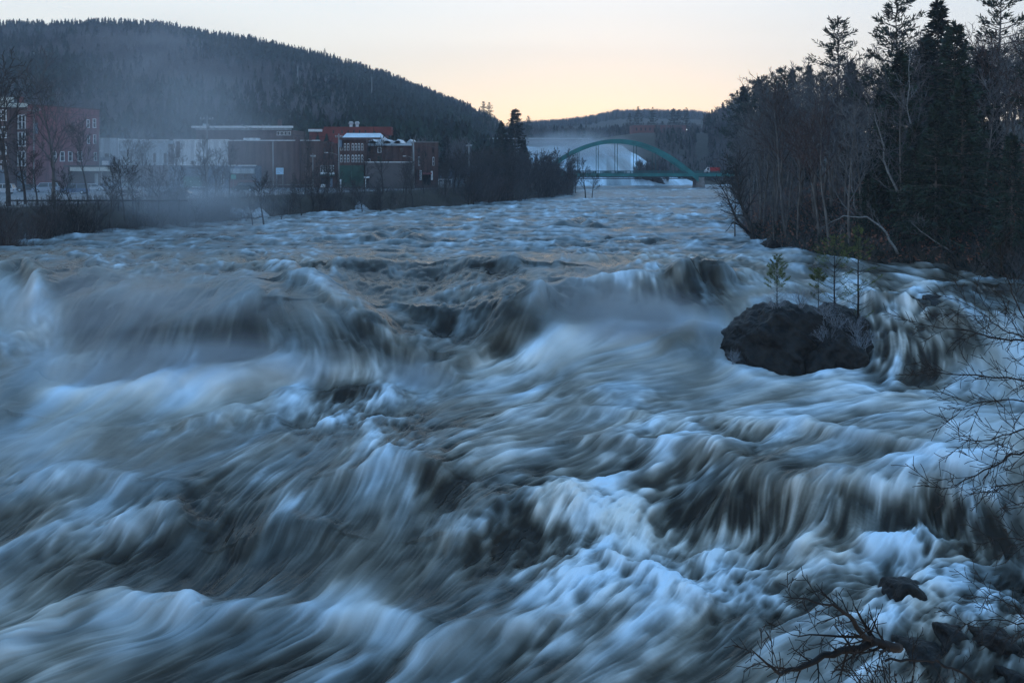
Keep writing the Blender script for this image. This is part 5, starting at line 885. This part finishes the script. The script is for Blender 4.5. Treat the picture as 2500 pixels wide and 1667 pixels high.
r1_ = rock('boulder', 'big dark wet boulder with lichen spots, topped by small pines, in the rapids', C1, [(-.66, -.15, .74, 2.35), (.03, -.1, 1, 2.30), (.95, 0, .3, 3.1), (.1, -.9, .42, 1.9), (0, 1, .1, 2.2), (-.5, -.8, .3, 2.4), (0, 0, -1, 2.5), (-1, -.1, -.1, 3.5), (.5, -.8, .1, 2.5)], 3, .16, res=90)
for px, py, s in ((1936, 778, .30), (1931, 799, .32), (1905, 820, .12)):
    m_ = MB(); n_ = 14; R.seed(int(px)); d_ = 57.2; 
    # lichen patches: thin irregular shells pressed on the rock face
    c_ = P(px, py, 60.2)-C1; dr = (c_+Vector((0, -1.7, 0))); vs = [(dr.x, dr.y-.36, dr.z)]+[(dr.x+s*R.uniform(.7, 1.1)*math.cos(2*math.pi*i/n_), dr.y-.33, dr.z+s*.6*R.uniform(.7, 1.1)*math.sin(2*math.pi*i/n_)) for i in range(n_)]
rock('boulder', 'lower wet boulder leaning against the right foot of the big dark boulder', P(2035, 868, 58.4), [(-.6, -.3, .75, 1.0), (.6, -.2, .8, 1.35), (1, 0, 0, 1.7), (-1, 0, 0, 1.8), (0, -1, .2, 1.1), (0, 1, 0, 1.2), (0, 0, -1, 1.4)], 5, .12)
rock('boulder', 'frost hung boulder carrying the bent pine, right of the big dark boulder', P(2062, 808, 60.0), [(-.5, -.3, .8, 1.3), (.3, -.2, 1, 1.05), (1, -.1, .2, 1.25), (-1, 0, 0, 1.8), (0, -1, .3, 1.2), (0, 1, 0, 1.5), (0, 0, -1, 2.2)], 6, .13)
rock('ledge_rock', 'low dark wet hump breaking the smooth water on the ledge right of the pines', P(2300, 757, 62.8), [(0, -.3, 1, .55), (1, 0, .5, .8), (-1, 0, .3, 1.0), (0, -1, .2, .7), (0, 1, 0, 1), (0, 0, -1, 1)], 7, .07)
SM_ = [(2212, 1482, .55, 'small black boulder with a pale chip breaking the surface above the fallen limb'), (2255, 1600, .62, 'smooth dark boulder under the broken end of the limb'), (2330, 1575, .45, 'black rock left of the bottom right rock cluster'), (2420, 1585, .6, 'largest black rock at the bottom right corner'), (2480, 1640, .5, 'black rock cut by the bottom right corner'), (2180, 1600, .32, 'small rounded rock beside the limb end')]
for i, (px, py, s, lab) in enumerate(SM_):
    z = -6.25; d = D(py, z); x = bx(px, d); z = waterz(x, d); rock('river_rock', lab, Vector((x, d, z-(.20 if i == 0 else .22))), [(-.7, -.3, .7, 1), (.6, -.2, .8, .9), (1, 0, 0, 1.2), (-1, 0, 0, 1.1), (0, -1, .3, 1), (0, 1, 0, 1), (0, 0, -1, 1), (.1, .1, 1, .8)], 20+i, .10, s, 36)
for px, py, s, lab in ((2400, 620, .8, 'dark bank rock at the right waterline'), (1885, 600, .7, 'low dark rock with drift wood at the tip of the right bank')):
    d = D(py, .2); rock('bank_rock', lab, Vector((bx(px, d), d, 0)), [(-.7, -.3, .7, 1), (.6, -.2, .8, .9), (1, 0, 0, 1.8), (-1, 0, 0, 1.6), (0, -1, .3, 1), (0, 1, 0, 1), (0, 0, -1, 1)], 40+px, .14, s, 30)
rock('island', 'dark brush covered rock island behind the right half of the arch', Vector((bx(1590, 418), 418, 0)), [(0, -.2, 1, 4.6), (1, 0, .5, 7.5), (-1, 0, .5, 7.5), (0, -1, .3, 6), (0, 1, .2, 8), (0, 0, -1, 4)], 77, .5, .6, 30)
M_SLAB = mat('pale_riprap', (.30, .32, .34), .9, .3, 1.5)
for i, (px, py, s) in enumerate([(565, 505, 1.0), (585, 500, .8), (605, 505, 1.1), (632, 498, 1.0), (625, 512, .7), (878, 490, 1.1), (590, 515, .6)]):
    y = float(np.interp(px, [478, 638, 925], [140, 151, 178]))+4.5; x = bx(px, y); rock('bank_slab', 'pale stone slab lying on the left bank below the street', Vector((x, y, gz(x, y)+.3)), [(-.7, -.3, .7, .6), (.6, -.2, .8, .5), (1, 0, 0, 1.5), (-1, 0, 0, 1.3), (0, -1, .5, .7), (0, 1, 0, .8), (0, 0, -1, .6)], 60+i, .1, s, 24, M_SLAB)['group'] = 'pale slabs on the left bank'
# frosted shrubs and saplings on the boulders
FB = [bush(1.5, 500+i, stems=12, spread=1.2, rmin=.005, mats=(M_ICE, M_ICE), cnt=(7, 4), up=-.02) for i in range(3)]
def fz(px, py, d): return P(px, py, d)
for i, (px, py, d, s, lab) in enumerate([(1895, 752, 60, .75, 'frosted tangle of twigs at the foot of the left small pine'), (1955, 745, 60, .8, 'frosted tussock on the boulder top between the pines'), (2010, 770, 59.5, 75e-2, 'frost covered shrub left of the middle pine trunk'), (2040, 800, 58.8, .75, 'frosted hanging twigs below the middle pine'), (2090, 815, 58.6, .7, 'frosted shrub at the foot of the bent pine'), (2105, 850, 58.0, .9, 'frost coated weeds hanging over the ledge beside the veil'), (2015, 835, 58.5, .9, 'frosted roots trailing down between the two boulders'), (1790, 885, 57.2, .5, 'frosted weeds at the waterline left of the big boulder')]):
    o = place(None, FB[i % 3], 'frosted_shrub', P(px, py, d), s, i*1.3, lab, 'shrub', names=BUSHN)
def sapling(h, rad, seed, m, bare, dens): return conifer(h, rad, seed, 'sapling', .12, 15, 4, dens, .12, .009, mats=(M_DARKTWIG, m), bare=bare)
for px, py, top, d, rad, lab, bare, m, wob in [(1897, 752, 622, 60, .85, 'small green pine on the left top of the big boulder', .25, M_NEEDLE2, 0), (2037, 772, 575, 59.6, 1.75, 'middle pine on the boulder with bare lower branches and yellow green crown', .45, M_NEEDLE2, 0), (2094, 822, 552, 59.0, 1.5, 'tallest thin pine with bent trunk at the right of the boulder', .55, M_NEEDLE2, .045), (1998, 750, 655, 60.4, .7, 'spindly sapling between the left and the middle pine', .5, M_NEEDLE2, 0)]:
    h = (py-top)/F*d; o = place(None, sapling(h, rad, int(px), m, bare, 2.3), 'pine_sapling', P(px, py, d), 1, 0, lab, 'tree', names=CN); o.rotation_euler = (0, wob, 1.0)
# ------------------------------------------------------------------ overhanging branches close to the camera
def overhang(name, label, paths, d, seed, mats=None, cat='branch', rmin=.0028, side=(15, 6), tl=.32, up=.0):
    R.seed(seed); o0 = P(*paths[0][0][0], d); e = empty(name, tuple(o0), label, cat); mlimb = MB(); b = MB()
    for path, r0, r1 in paths:
        p3 = [P(px, py, d+i*.12*(-1)**seed)-o0 for i, (px, py) in enumerate(path)]; pts = []
        for i in range(len(p3)-1):
            for k in range(4): pts.append(p3[i].lerp(p3[i+1], k/4)+Vector((rv(.008), rv(.03), rv(.008))))
        pts.append(p3[-1]); n_ = len(pts); rr = [r0+(r1-r0)*i/(n_-1) for i in range(n_)]; mlimb.tube(pts, rr, 6); dirs = [(pts[i+1]-pts[i]).normalized() for i in range(n_-1)]; L_ = sum((pts[i+1]-pts[i]).length for i in range(n_-1))
        cfg = dict(levels=2, seg=[5, 5, 3], wob=[.1, .16, .25], up=[0, up+.015, .02], tap=[.9, .7, .5], n=[4, 3, 3], rmin=rmin, cnt=[max(3, int(side[0]*L_/1.2)), side[1]], start=[.08, .15], rr=[.42, .6], ang=[.75, .65], len=[tl/max(L_, .3), .42], short=[.35, .2])
        branchings(b, pts, rr, dirs, L_, 0, cfg)
    mlimb.build('limb', (mats or M_DARKTWIG), e, True); b.build('twigs', (mats or M_DARKTWIG), e); return e
overhang('overhanging_branch', 'budding bare branch reaching in from the right edge across the white chute', [([(2620, 850), (2500, 832), (2431, 825), (2373, 810), (2295, 801), (2230, 791)], .012, .003)], 9.5, 2, tl=.42)
overhang('overhanging_branch', 'upright bare twig leaning in at the right edge below the dark bank', [([(2560, 860), (2500, 778), (2465, 696), (2431, 608)], .009, .0025), ([(2500, 822), (2448, 805), (2400, 767), (2332, 727)], .008, .0025)], 10, 3, tl=.42)
overhang('overhanging_branch', 'long level bare branch with fine twigs below the white chute', [([(2620, 940), (2500, 927), (2346, 914), (2240, 907)], .012, .0028), ([(2560, 985), (2450, 975), (2380, 985), (2335, 1004)], .008, .002)], 9, 4, tl=.40)
overhang('overhanging_branch', 'dense fan of drooping bare twigs at mid height of the right edge', [([(2600, 1070), (2500, 1100), (2445, 1122), (2361, 1174), (2293, 1196)], .012, .0025), ([(2560, 1030), (2470, 1060), (2400, 1075), (2340, 1078)], .008, .0022)], 8.6, 5, tl=.42)
overhang('overhanging_branch', 'short drooping twig below the dense fan at the right edge', [([(2580, 1150), (2500, 1174), (2435, 1189), (2391, 1218)], .008, .0022)], 8.8, 6)
overhang('overhanging_branch', 'low bare twig spray over the dark second ledge at the right edge', [([(2590, 1290), (2500, 1318), (2405, 1311)], .008, .0022), ([(2560, 1240), (2500, 1230), (2440, 1240)], .006, .002)], 8.5, 7)
overhang('overhanging_branch', 'bare twigs crossing above the bottom right rocks', [([(2590, 1540), (2500, 1521), (2425, 1511), (2337, 1521)], .008, .0022), ([(2540, 1560), (2500, 1511), (2474, 1477), (2425, 1453), (2381, 1431)], .007, .002)], 8, 8)
overhang('fallen_limb', 'thick black broken limb with arching side branches at the bottom right', [([(2195, 1578), (2141, 1566), (2112, 1555), (2068, 1497), (2024, 1470), (1911, 1455)], .034, .003), ([(2195, 1582), (2141, 1568), (2053, 1590), (1975, 1617), (1916, 1645), (1872, 1624), (1831, 1582)], .036, .003), ([(2112, 1557), (2024, 1553), (1931, 1548)], .012, .003)], 7.6, 9, side=(15, 6), tl=.30)
overhang('fallen_limb', 'thin dark arching limb running to the bottom edge right of the broken limb', [([(2160, 1612), (2230, 1608), (2288, 1614), (2350, 1640), (2420, 1700)], .010, .010)], 7.8, 10, side=(12, 4), tl=.25)
overhang('tangled_brush', 'tangle of thin black shoots under the broken limb at the bottom edge', [([(2150+k*22, 1800), (2140+k*10, 1690), (2100+k*17, 1600+k % 3*18)], .007, .0025) for k in range(-3, 6)]+[([(2180, 1780), (2230, 1660), (2226, 1540)], .005, .002)], 7.4, 11, side=(9, 4), tl=.22, up=.03)
# ------------------------------------------------------------------ air and spray
def volmat(name, col, dens, falloff=False, nscale=.5, aniso=.2):
    m = bpy.data.materials.new(name); m.use_nodes = True; nt = m.node_tree; N = nt.nodes; L = nt.links; N.remove(N['Principled BSDF']); v = N.new('ShaderNodeVolumePrincipled'); L.new(v.outputs[0], N['Material Output'].inputs['Volume'])
    v.inputs['Color'].default_value = (*col, 1); v.inputs['Density'].default_value = dens; v.inputs['Anisotropy'].default_value = aniso
    if falloff:
        tc = N.new('ShaderNodeTexCoord'); vl = N.new('ShaderNodeVectorMath'); vl.operation = 'LENGTH'; L.new(tc.outputs['Object'], vl.inputs[0]); mr = N.new('ShaderNodeMapRange'); mr.interpolation_type = 'SMOOTHERSTEP'; mr.inputs[1].default_value = 1; mr.inputs[2].default_value = .05; mr.inputs[3].default_value = 0; mr.inputs[4].default_value = 1; L.new(vl.outputs['Value'], mr.inputs[0])
        no = N.new('ShaderNodeTexNoise'); no.inputs['Scale'].default_value = nscale*4; no.inputs['Detail'].default_value = 2; L.new(tc.outputs['Object'], no.inputs[0]); m2 = N.new('ShaderNodeMapRange'); m2.inputs[1].default_value = .3; m2.inputs[2].default_value = .7; m2.inputs[3].default_value = .25; m2.inputs[4].default_value = 1.6; L.new(no.outputs[0], m2.inputs[0])
        mu = N.new('ShaderNodeMath'); mu.operation = 'MULTIPLY'; L.new(mr.outputs[0], mu.inputs[0]); L.new(m2.outputs[0], mu.inputs[1]); mu2 = N.new('ShaderNodeMath'); mu2.operation = 'MULTIPLY'; L.new(mu.outputs[0], mu2.inputs[0]); mu2.inputs[1].default_value = dens; L.new(mu2.outputs[0], v.inputs['Density'])
    return m
def box_obj(name, x0, x1, y0, y1, z0, z1, m): o = MB().box(x0, x1, y0, y1, z0, z1).build(name, m); return o
HAZE = .00025
if HAZE: tag(box_obj('haze', -2600, 2600, -120, 1750, -60, 205, volmat('haze_air', (.78, .86, 1.0), HAZE)), 'thin blue evening haze filling the valley', 'haze', kind='stuff')
def mist(label, px, py, d, rx, ry, rz, dens, ns=.5, tilt=0):
    import bmesh; bm = bmesh.new(); bmesh.ops.create_icosphere(bm, subdivisions=3, radius=1.0); me = bpy.data.meshes.new('mist'); bm.to_mesh(me); bm.free(); me.materials.append(volmat('spray', (.88, .93, 1), dens, True, ns)); o = bpy.data.objects.new('mist', me); link(o); o.location = P(px, py, d); o.scale = (rx, ry, rz); o.rotation_euler = (0, tilt, 0); tag(o, label, 'mist', kind='stuff')
if MIST:
    mist('drifting spray rising from the left falls before the white building', 430, 330, 135, 23, 11, 22, .050, .8, .2)
    mist('spray veil drifting off the smooth dome of the left falls', 330, 770, 62, 13, 4, 4.6, .15, .8)
    mist('spray blown up from the right falls before the pyramid wave', 1480, 740, 63, 7, 3, 3.4, .16, .8)
    mist('thin spray drifting over the parking lot and town front', 330, 420, 175, 42, 26, 16, .006, .6)
    mist('spray lying over the left bank', 470, 500, 118, 15, 9, 6, .06, .7, .1)
    mist('spray cloud at the foot of the left falls', 450, 900, 57, 13, 3, 2.8, .40, .6)
    mist('spray cloud at the foot of the right falls', 1580, 790, 62, 7.5, 2.6, 2.5, .5, .6)
    mist('spray cloud in the middle notch of the falls', 1000, 930, 57, 4, 2, 1.9, .35, .6)
    mist('mist rising from the upper falls behind the bridge', 1400, 372, 480, 42, 40, 14, .05, .8)
